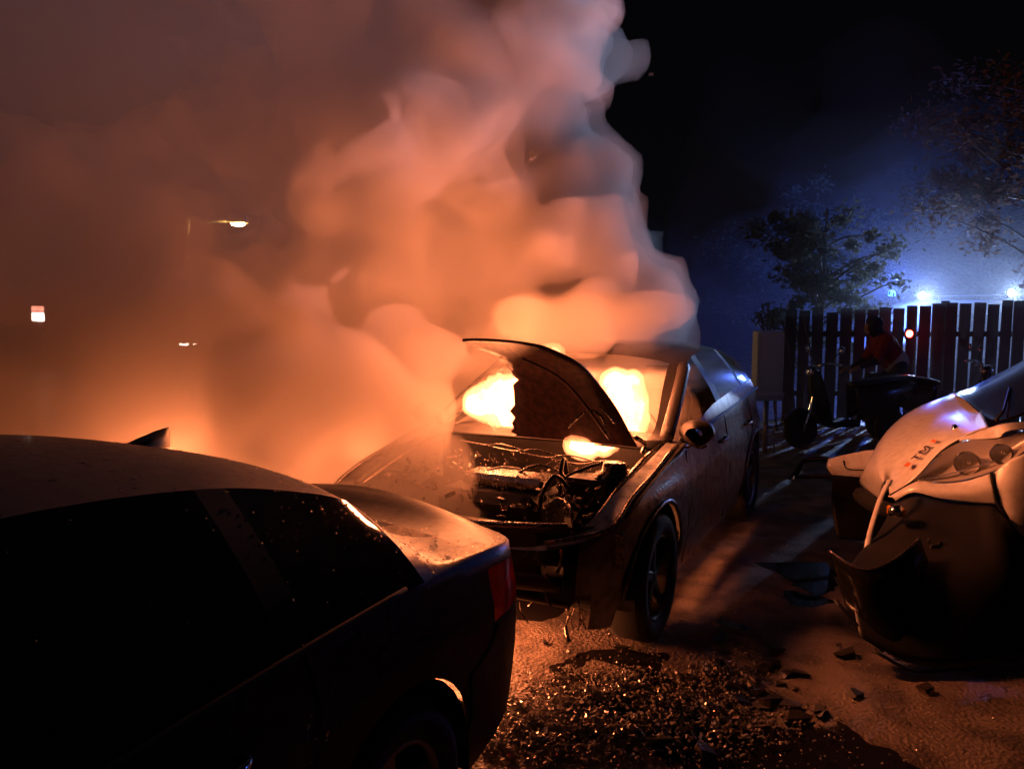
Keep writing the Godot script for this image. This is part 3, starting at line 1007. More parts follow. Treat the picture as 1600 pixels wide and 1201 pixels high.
	part(nose, "lamp_reflector_scrap", box_mesh(Vector3(0.015, 0.17, 0.045), 0.006), M.engine_metal, Vector3(-1.80, 0.60, 0.83))
	part(nose, "radiator", box_mesh(Vector3(0.04, 0.34, 1.0), 0.01), M.char, Vector3(-1.83, 0.50, -0.05))
	part(nose, "bumper_beam", tube_mesh([Vector3(-1.92, 0.47, -0.62), Vector3(-2.02, 0.47, -0.2), Vector3(-2.02, 0.46, 0.2), Vector3(-1.92, 0.44, 0.60)], 0.045, 8, 5, 0.9), M.char)
	for i in 46:
		var z := r.randf_range(-0.5, 0.72)
		var x := -2.02 + 0.16 * pow(absf(z) / 0.7, 2.0) + r.randf_range(-0.04, 0.06)
		var y := r.randf_range(0.28, 0.66)
		var ln := r.randf_range(0.03, 0.16)
		part(nose, "hanging_strip", tube_mesh([Vector3(x, y, z), Vector3(x + r.randf_range(-0.02, 0.02), y - ln * 0.6, z + r.randf_range(-0.03, 0.03)), Vector3(x + r.randf_range(-0.03, 0.03), y - ln, z + r.randf_range(-0.04, 0.04))], r.randf_range(0.003, 0.010), 5, 3, 0.5), M.engine_metal if i % 3 else M.char)
	# inside: dash, wheel, seats, floor
	var cab := Node3D.new()
	cab.name = "cabin"
	o.add_child(cab)
	part(cab, "dashboard", sheet_mesh([[Vector3(-0.72, 0.90, 0.72), Vector3(-0.70, 0.92, 0), Vector3(-0.72, 0.90, -0.72)], [Vector3(-0.42, 0.88, 0.72), Vector3(-0.40, 0.90, 0), Vector3(-0.42, 0.88, -0.72)], [Vector3(-0.40, 0.62, 0.72), Vector3(-0.38, 0.6, 0), Vector3(-0.40, 0.62, -0.72)]], 4, 0.02), M.char)
	var ring := []
	for k in 25:
		var a := TAU * k / 24
		ring.append(Vector3(-0.22 + sin(a) * 0.06, 0.86 + sin(a) * 0.17, 0.36 + cos(a) * 0.18))
	part(cab, "steering_wheel", tube_mesh(ring, 0.014, 6, 1), M.char)
	for s in [0.36, -0.36]:
		part(cab, "seat_back", box_mesh(Vector3(0.13, 0.6, 0.46), 0.05, Transform3D(Basis(Vector3.BACK, -0.25), Vector3(0.36, 0.82, s))), M.char)
		part(cab, "head_rest", box_mesh(Vector3(0.09, 0.16, 0.26), 0.04), M.char, Vector3(0.47, 1.20, s))
		part(cab, "seat_cushion", box_mesh(Vector3(0.5, 0.14, 0.48), 0.05), M.char, Vector3(0.1, 0.5, s))
	part(cab, "rear_bench", box_mesh(Vector3(0.14, 0.6, 1.2), 0.05, Transform3D(Basis(Vector3.BACK, -0.3), Vector3(1.25, 0.78, 0))), M.char)
	part(o, "floor_pan", box_mesh(Vector3(3.6, 0.04, 1.4), 0.01), M.gap, Vector3(0.1, 0.27, 0))
	var fog := FogVolume.new()
	fog.name = "cabin_smoke"
	fog.shape = RenderingServer.FOG_VOLUME_SHAPE_BOX
	fog.size = Vector3(1.75, 0.36, 1.18)
	fog.position = Vector3(0.45, 1.10, 0)
	var fgm := FogMaterial.new()
	fgm.density = 1.3
	fgm.albedo = lin(0.8, 0.78, 0.75)
	fog.material = fgm
	o.add_child(fog)
	tag(fog, "", "", "", "stuff")
	for ax in P.arches:
		for s in [1.0, -1.0]:
			var ls := begin()
			arch_liner(ls, ax, 0.382, 0.33, s * 0.87, s * 0.5)
			part(o, "arch_liner", done(ls), M.gap)
			wheel(o, Vector3(ax, 0.325, s * 0.785), 0.328, M.char if ax < 0 else M.alloy, s)
			var lipp := []
			for k in 13:
				var a := PI * (k / 12.0)
				var q := Vector3(ax + cos(a) * 0.39, 0.33 + sin(a) * 0.39, 0)
				q.z = s * (key(P.wid, q.x) * key(P.prof, q.y) + 0.004)
				lipp.append(q)
			part(o, "arch_lip", tube_mesh(lipp, 0.012, 6, 1), M.scorched_paint)
	part(o, "number_plate", box_mesh(Vector3(0.012, 0.11, 0.5), 0.003), M.reflective, Vector3(2.09, 0.6, 0))


# ---------------------------------------------------------------- the white car
func white_car() -> void:
	var base := Vector3(3.3, 0, -5.0)
	var o := node("white_car", base, "crashed white car with a clear headlight and its black front bumper torn loose", "car")
	var V := func(x: float, y: float, z: float) -> Vector3: return Vector3(x, y, z) - base
	var g := [V.call(2.24, 0.598, -4.504), V.call(2.343, 0.717, -4.42), V.call(2.464, 0.882, -4.386), V.call(2.573, 0.98, -4.332), V.call(2.664, 1.036, -4.278)]
	var mid := [V.call(2.251, 0.622, -4.536), V.call(2.365, 0.739, -4.569), V.call(2.524, 0.893, -4.624), V.call(2.705, 0.992, -4.666), V.call(2.884, 1.054, -4.697)]
	var cr := [V.call(2.261, 0.649, -4.568), V.call(2.379, 0.777, -4.695), V.call(2.585, 0.893, -4.857), V.call(2.857, 0.991, -5.035), V.call(3.156, 1.062, -5.218)]
	var far := [V.call(2.22, 0.66, -4.55), V.call(2.36, 0.74, -4.95), V.call(2.62, 0.84, -5.35), V.call(2.95, 0.95, -5.65), V.call(3.3, 1.03, -5.8)]
	var edge := [V.call(2.3, 0.5, -4.75), V.call(2.42, 0.5, -5.3), V.call(2.75, 0.52, -5.75), V.call(3.1, 0.55, -6.0), V.call(3.5, 0.6, -6.1)]
	part(o, "bonnet", sheet_mesh([g, mid, cr, far, edge], 6, 0.006), M.white_paint)
	part(o, "bonnet_gap", tube_mesh(g.map(func(p): return p + Vector3(0.004, -0.006, 0.006)), 0.010, 6, 5), M.gap)
	# front wing above the lamp
	part(o, "front_wing", sheet_mesh([[V.call(2.545, 0.956, -4.343), V.call(2.585, 0.983, -4.314), V.call(2.66, 1.031, -4.266), V.call(2.802, 1.074, -4.193), V.call(3.6, 1.06, -4.35)], [V.call(2.528, 0.947, -4.313), V.call(2.563, 0.962, -4.289), V.call(2.657, 0.992, -4.177), V.call(2.751, 1.045, -4.113), V.call(3.6, 0.98, -4.22)]], 5, 0.006), M.white_paint)
	# headlight: housing, bowl, second bowl, clear lens
	var top := [V.call(2.346, 0.71, -4.418), V.call(2.453, 0.871, -4.366), V.call(2.554, 0.957, -4.297), V.call(2.657, 0.988, -4.177), V.call(2.755, 1.045, -4.109)]
	var bot := [V.call(2.349, 0.7, -4.416), V.call(2.44, 0.709, -4.326), V.call(2.529, 0.745, -4.232), V.call(2.636, 0.825, -4.127), V.call(2.729, 0.936, -4.059)]
	var lens_mid := []
	var in_mid := []
	for i in 5:
		lens_mid.append((top[i] + bot[i]) / 2 + Vector3(-0.024, 0.0, 0.018))
		in_mid.append((top[i] + bot[i]) / 2 + Vector3(0.05 if i > 0 and i < 4 else 0.02, 0.0, -0.05 if i > 0 and i < 4 else -0.02))
	var hl := Node3D.new()
	hl.name = "headlight"
	o.add_child(hl)
	part(hl, "housing", sheet_mesh([top.map(func(p): return p + Vector3(0, -0.004, -0.008)), in_mid, bot.map(func(p): return p + Vector3(0, 0.004, -0.008))], 6), M.lamp_housing)
	part(hl, "lens", sheet_mesh([top, lens_mid, bot], 6), M.lens)
	for b in [[2.579, 0.833, -4.296, 0.06], [2.695, 0.909, -4.185, 0.048]]:
		var t := Transform3D(Basis(Vector3.UP, -0.75), V.call(b[0], b[1], b[2]))
		part(hl, "bowl", lathe_mesh([[b[3], 0.05], [b[3] * 0.92, 0.02], [b[3] * 0.6, -0.02], [0.012, -0.035]], t, 22), M.reflector)
		part(hl, "bulb", lathe_mesh([[0.0, 0.03], [0.012, 0.02], [0.014, -0.03]], t, 10), M.reflector)
		part(hl, "bezel", lathe_mesh([[b[3] + 0.010, 0.052], [b[3] + 0.003, 0.058], [b[3], 0.05]], t, 22), M.black_gloss)
	part(hl, "trim_strip", tube_mesh([bot[0], bot[1] + Vector3(0, 0.03, -0.02), bot[2] + Vector3(0, 0.05, -0.03), bot[3] + Vector3(0, 0.04, -0.03)], 0.010, 6, 5, 0.5), M.reflector)
	# painted top of the bumper below the lamp, wing behind the seam
	part(o, "bumper_top", sheet_mesh([[V.call(2.236, 0.582, -4.508), V.call(2.346, 0.695, -4.418), V.call(2.44, 0.701, -4.326), V.call(2.529, 0.738, -4.232), V.call(2.611, 0.798, -4.152)], [V.call(2.243, 0.586, -4.461), V.call(2.319, 0.665, -4.384), V.call(2.414, 0.673, -4.276), V.call(2.531, 0.694, -4.171), V.call(2.608, 0.73, -4.112)], [V.call(2.254, 0.573, -4.453), V.call(2.315, 0.641, -4.374), V.call(2.417, 0.632, -4.276), V.call(2.54, 0.634, -4.181), V.call(2.631, 0.641, -4.111)]], 5, 0.005), M.white_paint)
	part(o, "panel_gap", tube_mesh([V.call(2.613, 0.806, -4.15), V.call(2.608, 0.73, -4.112), V.call(2.632, 0.64, -4.102), V.call(2.689, 0.563, -4.075), V.call(2.755, 0.475, -4.063)], 0.009, 6, 5), M.gap)
	part(o, "side_wing", sheet_mesh([[V.call(2.63, 0.799, -4.166), V.call(2.73, 0.929, -4.059), V.call(3.1, 1.0, -4.08), V.call(3.9, 1.02, -4.25)], [V.call(2.619, 0.728, -4.117), V.call(2.726, 0.788, -4.039), V.call(3.1, 0.82, -4.0), V.call(3.9, 0.8, -4.18)], [V.call(2.646, 0.637, -4.113), V.call(2.737, 0.615, -4.039), V.call(3.15, 0.71, -3.98), V.call(3.9, 0.5, -4.18)], [V.call(2.683, 0.582, -4.096), V.call(2.759, 0.476, -4.059), V.call(3.16, 0.70, -3.98), V.call(3.9, 0.28, -4.2)]], 5, 0.006), M.white_paint)
	wheel(o, V.call(3.25, 0.31, -4.14), 0.31, M.alloy, 1.0)
	part(o, "arch_liner", sheet_mesh([[V.call(2.84, 0.2, -4.08), V.call(2.9, 0.6, -4.06), V.call(3.25, 0.72, -4.06), V.call(3.65, 0.55, -4.18)], [V.call(2.84, 0.2, -4.6), V.call(2.9, 0.62, -4.6), V.call(3.25, 0.74, -4.6), V.call(3.65, 0.55, -4.7)]], 4), M.gap)
	# dark front: crash bar and grille behind the loose bumper, then the bumper skin itself drooping to the ground
	part(o, "crash_bar", tube_mesh([V.call(2.25, 0.5, -4.9), V.call(2.22, 0.5, -4.6), V.call(2.36, 0.49, -4.45), V.call(2.8, 0.46, -4.55)], 0.05, 8, 5), M.gap)
	part(o, "bumper_skin", sheet_mesh([[V.call(2.265, 0.548, -4.487), V.call(2.337, 0.62, -4.4), V.call(2.446, 0.612, -4.295), V.call(2.558, 0.616, -4.197), V.call(2.649, 0.62, -4.127), V.call(2.77, 0.454, -4.083)], [V.call(2.06, 0.43, -4.25), V.call(2.18, 0.47, -4.14), V.call(2.32, 0.46, -4.02), V.call(2.44, 0.46, -3.94), V.call(2.54, 0.46, -3.88), V.call(2.68, 0.36, -3.86)], [V.call(1.78, 0.33, -3.95), V.call(1.95, 0.34, -3.80), V.call(2.14, 0.33, -3.72), V.call(2.30, 0.31, -3.68), V.call(2.45, 0.28, -3.68), V.call(2.62, 0.22, -3.72)], [V.call(1.655, 0.14, -3.55), V.call(1.84, 0.06, -3.46), V.call(2.04, 0.04, -3.44), V.call(2.24, 0.04, -3.48), V.call(2.42, 0.04, -3.54), V.call(2.60, 0.05, -3.62)]], 6, 0.006), M.bumper_black)
	part(o, "bumper_lip", sheet_mesh([[V.call(1.630, 0.455, -3.87), V.call(1.69, 0.42, -3.75), V.call(1.764, 0.412, -3.70), V.call(1.913, 0.452, -3.75), V.call(2.117, 0.505, -3.92)], [V.call(1.64, 0.40, -3.82), V.call(1.70, 0.36, -3.70), V.call(1.78, 0.35, -3.65), V.call(1.93, 0.38, -3.70), V.call(2.13, 0.43, -3.88)], [V.call(1.665, 0.24, -3.75), V.call(1.73, 0.21, -3.63), V.call(1.83, 0.22, -3.60), V.call(1.98, 0.26, -3.66), V.call(2.16, 0.32, -3.85)], [V.call(1.68, 0.13, -3.62), V.call(1.76, 0.10, -3.53), V.call(1.88, 0.10, -3.52), V.call(2.04, 0.12, -3.6), V.call(2.2, 0.18, -3.8)]], 6, 0.005), M.black_gloss)
	part(o, "bumper_rim", tube_mesh([V.call(1.630, 0.458, -3.87), V.call(1.69, 0.424, -3.75), V.call(1.764, 0.416, -3.70), V.call(1.913, 0.456, -3.75), V.call(2.117, 0.509, -3.92)], 0.007, 6, 5), M.engine_metal)
	part(o, "white_edge_strip", tube_mesh([V.call(2.175, 0.715, -4.37), V.call(2.13, 0.68, -4.33), V.call(2.08, 0.61, -4.29), V.call(1.993, 0.462, -4.2), V.call(1.918, 0.313, -4.1)], 0.016, 6, 6, 0.45), M.white_paint)
	part(o, "splitter_scrap", tube_mesh([V.call(1.60, 0.26, -3.70), V.call(1.68, 0.16, -3.60), V.call(1.76, 0.08, -3.52)], 0.014, 6, 3, 0.5), M.black_plastic)
	part(o, "splitter_scrap", tube_mesh([V.call(1.70, 0.1, -3.50), V.call(1.85, 0.03, -3.44), V.call(2.02, 0.025, -3.45)], 0.016, 6, 3, 0.5), M.black_plastic)
	part(o, "fog_lamp", lathe_mesh([[0.0, 0.03], [0.03, 0.02], [0.036, 0.0], [0.036, -0.03]], Transform3D(Basis(Vector3.UP, -1.0), V.call(2.125, 0.575, -4.20)), 16), M.reflector)
	part(o, "fog_lamp_bezel", box_mesh(Vector3(0.10, 0.05, 0.02), 0.008, Transform3D(Basis(Vector3.UP, -0.9), V.call(2.14, 0.572, -4.22))), M.amber)
	for b in [[2.21, 0.47, -4.00, 0.035], [2.235, 0.44, -3.98, 0.05], [2.27, 0.46, -4.0, 0.03], [2.19, 0.42, -3.95, 0.03]]:
		part(o, "broken_bracket", box_mesh(Vector3(b[3], 0.012, b[3] * 0.6), 0.003, Transform3D(Basis.from_euler(Vector3(b[0] * 9.0, b[1] * 30.0, 0.6)), V.call(b[0], b[1], b[2]))), M.engine_metal)
	# windscreen corner, wiper, pillar, roof and the flank beyond the frame
	part(o, "windscreen", sheet_mesh([[V.call(2.80, 1.045, -4.45), V.call(2.90, 1.045, -4.75), V.call(3.1, 1.08, -5.3), V.call(3.35, 1.04, -5.9)], [V.call(2.98, 1.08, -4.45), V.call(3.10, 1.10, -4.85), V.call(3.3, 1.13, -5.4), V.call(3.55, 1.1, -5.9)], [V.call(4.1, 1.45, -4.75), V.call(4.1, 1.48, -5.0), V.call(4.2, 1.52, -5.5), V.call(4.3, 1.47, -6.0)]], 5, 0.005), M.black_gloss)
	part(o, "wiper", tube_mesh([V.call(2.84, 1.04, -4.5), V.call(2.90, 1.09, -4.53), V.call(3.02, 1.11, -4.7), V.call(3.3, 1.17, -5.1)], 0.009, 6, 4), M.black_plastic)
	part(o, "washer_nozzle", lathe_mesh([[0.0, 0.02], [0.014, 0.014], [0.018, -0.02]], Transform3D(Basis(Vector3.RIGHT, -PI / 2), V.call(2.66, 0.985, -4.6)), 10), M.chrome)
	part(o, "roof", sheet_mesh([[V.call(4.1, 1.45, -4.75), V.call(4.1, 1.49, -5.0), V.call(4.3, 1.48, -6.0)], [V.call(5.5, 1.45, -5.1), V.call(5.5, 1.52, -5.3), V.call(5.6, 1.48, -6.3)]], 5, 0.01), M.white_paint)
	part(o, "flank", sheet_mesh([[V.call(3.6, 1.03, -4.2), V.call(4.7, 1.05, -4.4), V.call(6.1, 1.0, -4.7)], [V.call(3.9, 0.6, -4.19), V.call(4.7, 0.6, -4.36), V.call(6.1, 0.6, -4.66)], [V.call(3.95, 0.25, -4.22), V.call(4.7, 0.25, -4.38), V.call(6.1, 0.3, -4.68)]], 4, 0.008), M.white_paint)
	part(o, "side_window", sheet_mesh([[V.call(4.15, 1.43, -4.78), V.call(5.4, 1.43, -5.08)], [V.call(3.6, 1.04, -4.24), V.call(5.7, 1.04, -4.64)]], 4, 0.005), M.black_gloss)
	part(o, "floor_pan", box_mesh(Vector3(3.4, 0.05, 1.3), 0.01, Transform3D(Basis(Vector3.UP, -0.26), V.call(4.5, 0.25, -5.1))), M.gap)
	# the little sticker on the bonnet edge: dark letters between two orange marks
	var a: Vector3 = V.call(2.37, 0.78, -4.523)
	var b2: Vector3 = V.call(2.492, 0.899, -4.521)
	var ux := (b2 - a).normalized()
	var nz := ux.cross(Vector3(0.06, 0.02, -0.24)).normalized()
	if nz.y < 0: nz = -nz
	var uy := nz.cross(ux)
	var bs := Basis(ux, uy, nz)
	var tm := TextMesh.new()
	tm.text = "TM"
	tm.font_size = 64
	tm.pixel_size = 0.00135
	tm.depth = 0.002
	var fnt := SystemFont.new()
	fnt.font_names = PackedStringArray(["Droid Sans"])
	fnt.font_weight = 700
	tm.font = fnt
	var lt := part(o, "sticker_letters", tm, M.decal_dark)
	lt.transform = Transform3D(bs, (a + b2) / 2 + nz * 0.010)
	for q in [[-0.105, 0.032], [0.098, 0.02]]:
		part(o, "sticker_mark", box_mesh(Vector3(q[1], 0.055, 0.002), 0.0005, Transform3D(bs, (a + b2) / 2 + ux * q[0] + nz * 0.010)), M.decal_orange)


func scooter(label: String, at: Vector3, turn: float) -> void:
	var o := node("parked_scooter", at, label, "scooter", "scooters parked before the fence", turn)
	for x in [-0.62, 0.62]:
		part(o, "wheel", lathe_mesh([[0.0, 0.03], [0.10, 0.035], [0.13, 0.05], [0.20, 0.05], [0.225, 0.0], [0.20, -0.05], [0.13, -0.05], [0.0, -0.03]], Transform3D(Basis(), Vector3(x, 0.225, 0)), 20), M.rubber)
	part(o, "leg_shield", sheet_mesh([[Vector3(-0.46, 0.95, -0.12), Vector3(-0.52, 0.95, 0), Vector3(-0.46, 0.95, 0.12)], [Vector3(-0.40, 0.62, -0.22), Vector3(-0.50, 0.62, 0), Vector3(-0.40, 0.62, 0.22)], [Vector3(-0.30, 0.30, -0.18), Vector3(-0.34, 0.3, 0), Vector3(-0.30, 0.30, 0.18)]], 4, 0.02), M.scooter_dark)
	part(o, "front_mudguard", sheet_mesh([[Vector3(-0.86, 0.30, -0.07), Vector3(-0.88, 0.32, 0), Vector3(-0.86, 0.3, 0.07)], [Vector3(-0.64, 0.48, -0.08), Vector3(-0.64, 0.5, 0), Vector3(-0.64, 0.48, 0.08)], [Vector3(-0.44, 0.36, -0.07), Vector3(-0.43, 0.38, 0), Vector3(-0.44, 0.36, 0.07)]], 4, 0.015), M.scooter_dark)
	part(o, "floor_board", box_mesh(Vector3(0.42, 0.07, 0.34), 0.02), M.black_plastic, Vector3(-0.12, 0.30, 0))
	part(o, "rear_body", sheet_mesh([[Vector3(0.08, 0.32, 0.09), Vector3(0.05, 0.7, 0.08), Vector3(0.05, 0.72, -0.08), Vector3(0.08, 0.32, -0.09)], [Vector3(0.45, 0.46, 0.15), Vector3(0.45, 0.73, 0.12), Vector3(0.45, 0.73, -0.12), Vector3(0.45, 0.46, -0.15)], [Vector3(0.92, 0.66, 0.06), Vector3(0.94, 0.77, 0.05), Vector3(0.94, 0.77, -0.05), Vector3(0.92, 0.66, -0.06)]], 4, 0.01), M.scooter_dark)
	part(o, "seat", tube_mesh([Vector3(0.02, 0.76, 0), Vector3(0.25, 0.79, 0), Vector3(0.55, 0.82, 0), Vector3(0.86, 0.84, 0)], func(t): return 0.08 + 0.05 * sin(PI * t), 10, 4, 0.4), M.seat_vinyl)
	part(o, "fork", tube_mesh([Vector3(-0.62, 0.225, 0.06), Vector3(-0.50, 0.6, 0.05), Vector3(-0.42, 1.0, 0)], 0.02, 7, 3), M.chrome)
	part(o, "handlebar", tube_mesh([Vector3(-0.30, 1.02, 0.34), Vector3(-0.38, 1.04, 0.18), Vector3(-0.43, 1.0, 0), Vector3(-0.38, 1.04, -0.18), Vector3(-0.30, 1.02, -0.34)], 0.017, 7, 4), M.chrome)
	part(o, "headlamp", lathe_mesh([[0.0, 0.06], [0.06, 0.05], [0.08, 0.0], [0.06, -0.07]], Transform3D(Basis(Vector3.UP, -PI / 2), Vector3(-0.5, 0.93, 0)), 14), M.reflector)
	for s in [-1.0, 1.0]:
		part(o, "mirror_stalk", tube_mesh([Vector3(-0.35, 1.04, s * 0.22), Vector3(-0.36, 1.14, s * 0.28), Vector3(-0.34, 1.18, s * 0.32)], 0.006, 5, 3), M.chrome)
		part(o, "mirror", lathe_mesh([[0.0, 0.012], [0.05, 0.01], [0.055, -0.01], [0.0, -0.015]], Transform3D(Basis(Vector3.UP, PI / 2), Vector3(-0.34, 1.2, s * 0.34)), 12), M.chrome)
	part(o, "tail_lamp", box_mesh(Vector3(0.03, 0.06, 0.1), 0.01), M.tail_red, Vector3(0.95, 0.68, 0))


func scooters() -> void:
	scooter("dark parked scooter beside the pale box on a post", Vector3(4.1, 0, -9.4), 12.0)
	scooter("dark parked scooter standing between the person and the red lamp", Vector3(5.35, 0, -9.6), 158.0)


func meter_box() -> void:
	var o := node("meter_box", Vector3(2.98, 0, -9.0), "pale utility box with a stepped lower edge standing on a thin post", "utility box")
	part(o, "box", box_mesh(Vector3(0.31, 0.74, 0.2), 0.012), M.box_white, Vector3(0, 1.06, 0))
	part(o, "door_panel", box_mesh(Vector3(0.25, 0.62, 0.012), 0.004), M.box_white, Vector3(0, 1.08, 0.106))
	part(o, "lower_step", box_mesh(Vector3(0.345, 0.05, 0.235), 0.008), M.box_white, Vector3(0, 0.695, 0))
	part(o, "lower_step", box_mesh(Vector3(0.325, 0.045, 0.22), 0.008), M.box_white, Vector3(0, 0.648, 0))
	part(o, "post", tube_mesh([Vector3(0, 0, 0), Vector3(0, 0.63, 0)], 0.03, 8, 1), M.pole)
	part(o, "cable", tube_mesh([Vector3(0.1, 0.63, 0.02), Vector3(0.11, 0.4, 0.03), Vector3(0.09, 0.2, 0.02), Vector3(0.1, 0.0, 0.03)], 0.012, 6, 4), M.chrome)


# a smooth body from tapered capsules [a, ra, b, rb]
func capsules(list: Array, cell: float, blend := 0.04) -> ArrayMesh:
	var lo := Vector3.ONE * 1e9
	var hi := -lo
	for c in list:
		var rr := Vector3.ONE * (maxf(c[1], c[3]) + 0.06)
		lo = lo.min(c[0] - rr).min(c[2] - rr)
		hi = hi.max(c[0] + rr).max(c[2] + rr)
	var nx := int((hi.x - lo.x) / cell) + 2
	var ny := int((hi.y - lo.y) / cell) + 2
	var nz := int((hi.z - lo.z) / cell) + 2
	var f := PackedFloat32Array()
	f.resize(nx * ny * nz)
	var at := 0
	for k in nz:
		for j in ny:
			for i in nx:
				var p := lo + Vector3(i, j, k) * cell
				var s := 0.0
				for c in list:
					var ab: Vector3 = c[2] - c[0]
					var t := clampf((p - c[0]).dot(ab) / ab.length_squared(), 0.0, 1.0)
					var d: float = (p - c[0] - ab * t).length() - lerpf(c[1], c[3], t)
					s += exp(-d / blend * 2.0)
				f[at] = log(maxf(s, 1e-12)) * blend * 0.5
				at += 1
	return smooth_normals(nets(f, nx, ny, nz, 0.0, lo, cell))


func smooth_normals(m: ArrayMesh) -> ArrayMesh:
	if m.get_surface_count() == 0: return m
	var st := SurfaceTool.new()
	st.create_from(m, 0)
	st.generate_normals()
	return st.commit()


func person() -> void:
	var o := node("person", Vector3(4.98, 0, -10.25), "person in a red jacket with a pale hem bending forward before the fence", "person")
	var hip := Vector3(0.12, 0.93, 0)
	var chest := Vector3(-0.06, 1.22, 0)
	var neck := Vector3(-0.13, 1.36, 0)
	var head := Vector3(-0.2, 1.46, 0)
	part(o, "body", capsules([
		[hip + Vector3(0, 0, 0.09), 0.1, Vector3(0.06, 0.5, 0.11), 0.065], [Vector3(0.06, 0.5, 0.11), 0.065, Vector3(0.12, 0.09, 0.11), 0.045], [Vector3(0.12, 0.06, 0.11), 0.045, Vector3(-0.06, 0.045, 0.12), 0.038],
		[hip - Vector3(0, 0, 0.09), 0.1, Vector3(0.0, 0.5, -0.12), 0.065], [Vector3(0.0, 0.5, -0.12), 0.065, Vector3(0.08, 0.09, -0.13), 0.045], [Vector3(0.08, 0.06, -0.13), 0.045, Vector3(-0.1, 0.045, -0.14), 0.038],
		[hip, 0.13, chest, 0.14], [chest + Vector3(-0.03, 0.06, 0.14), 0.07, Vector3(-0.22, 1.02, 0.2), 0.05], [Vector3(-0.22, 1.02, 0.2), 0.05, Vector3(-0.42, 0.93, 0.16), 0.035],
		[chest + Vector3(-0.03, 0.06, -0.14), 0.07, Vector3(-0.2, 1.0, -0.2), 0.05], [Vector3(-0.2, 1.0, -0.2), 0.05, Vector3(-0.4, 0.9, -0.15), 0.035],
		[chest, 0.1, neck, 0.055], [neck, 0.055, head, 0.09], [head, 0.09, head + Vector3(-0.02, -0.05, 0), 0.075]], 0.02), M.jacket_dark)
	var j := part(o, "jacket", capsules([[hip + Vector3(-0.03, 0.06, 0), 0.155, chest, 0.165], [chest + Vector3(-0.03, 0.06, 0.14), 0.085, Vector3(-0.22, 1.02, 0.2), 0.065], [chest + Vector3(-0.03, 0.06, -0.14), 0.085, Vector3(-0.2, 1.0, -0.2), 0.065]], 0.02), M.jacket_red)
	part(j, "reflective_hem", capsules([[hip + Vector3(-0.01, 0.05, 0), 0.165, hip + Vector3(-0.03, 0.08, 0), 0.165]], 0.02), M.sign_grey)
	part(o, "face", capsules([[head + Vector3(-0.03, -0.01, 0), 0.078, head + Vector3(-0.045, -0.06, 0), 0.06], [head + Vector3(-0.1, -0.015, 0), 0.02, head + Vector3(-0.105, -0.03, 0), 0.018]], 0.014, 0.02), M.skin)
	part(o, "hair", capsules([[head + Vector3(0.02, 0.03, 0), 0.1, head + Vector3(-0.01, 0.05, 0), 0.09]], 0.016), M.jacket_dark)
	for s in [0.16, -0.15]:
		var w := Vector3(-0.42, 0.93 if s > 0 else 0.9, s)
		var fl := [[w, 0.03, w + Vector3(-0.07, -0.03, 0), 0.034]]
		for k in 4:
			var b := w + Vector3(-0.08, -0.035, -0.027 + 0.018 * k)
			fl.append([b, 0.009, b + Vector3(-0.04, -0.02, 0), 0.009])
			fl.append([b + Vector3(-0.04, -0.02, 0), 0.009, b + Vector3(-0.055, -0.05, 0), 0.008])
		fl.append([w + Vector3(-0.03, -0.01, 0.03), 0.011, w + Vector3(-0.07, -0.04, 0.05), 0.009])
		part(o, "hand", capsules(fl, 0.008, 0.008), M.skin)


# ---------------------------------------------------------------- what lies on the ground
func chunk(r: RandomNumberGenerator, sharp: float) -> ArrayMesh:
	# an irregular crumb: a squashed cube with its corners pulled about
	var p := []
	for i in 8:
		p.append(Vector3(-1.0 if i & 1 else 1.0, -1.0 if i & 2 else 1.0, -1.0 if i & 4 else 1.0) * 0.5 + Vector3(r.randf_range(-1, 1), r.randf_range(-1, 1), r.randf_range(-1, 1)) * sharp)
	var st := begin()
	st.set_smooth_group(-1)
	for f in [[0, 1, 3, 2], [4, 6, 7, 5], [0, 4, 5, 1], [2, 3, 7, 6], [0, 2, 6, 4], [1, 5, 7, 3]]:
		q4(st, p[f[0]], p[f[1]], p[f[2]], p[f[3]])
	return done(st)


func scatter(called: String, label: String, category: String, mesh: Mesh, m: Material, places: Array) -> void:
	var mm := MultiMesh.new()
	mm.transform_format = MultiMesh.TRANSFORM_3D
	mesh.surface_set_material(0, m)
	mm.mesh = mesh
	mm.instance_count = places.size()
	for i in places.size(): mm.set_instance_transform(i, places[i])
	var o := MultiMeshInstance3D.new()
	o.name = called
	o.multimesh = mm
	add_child(o, true)
	tag(o, label, category, "", "stuff")


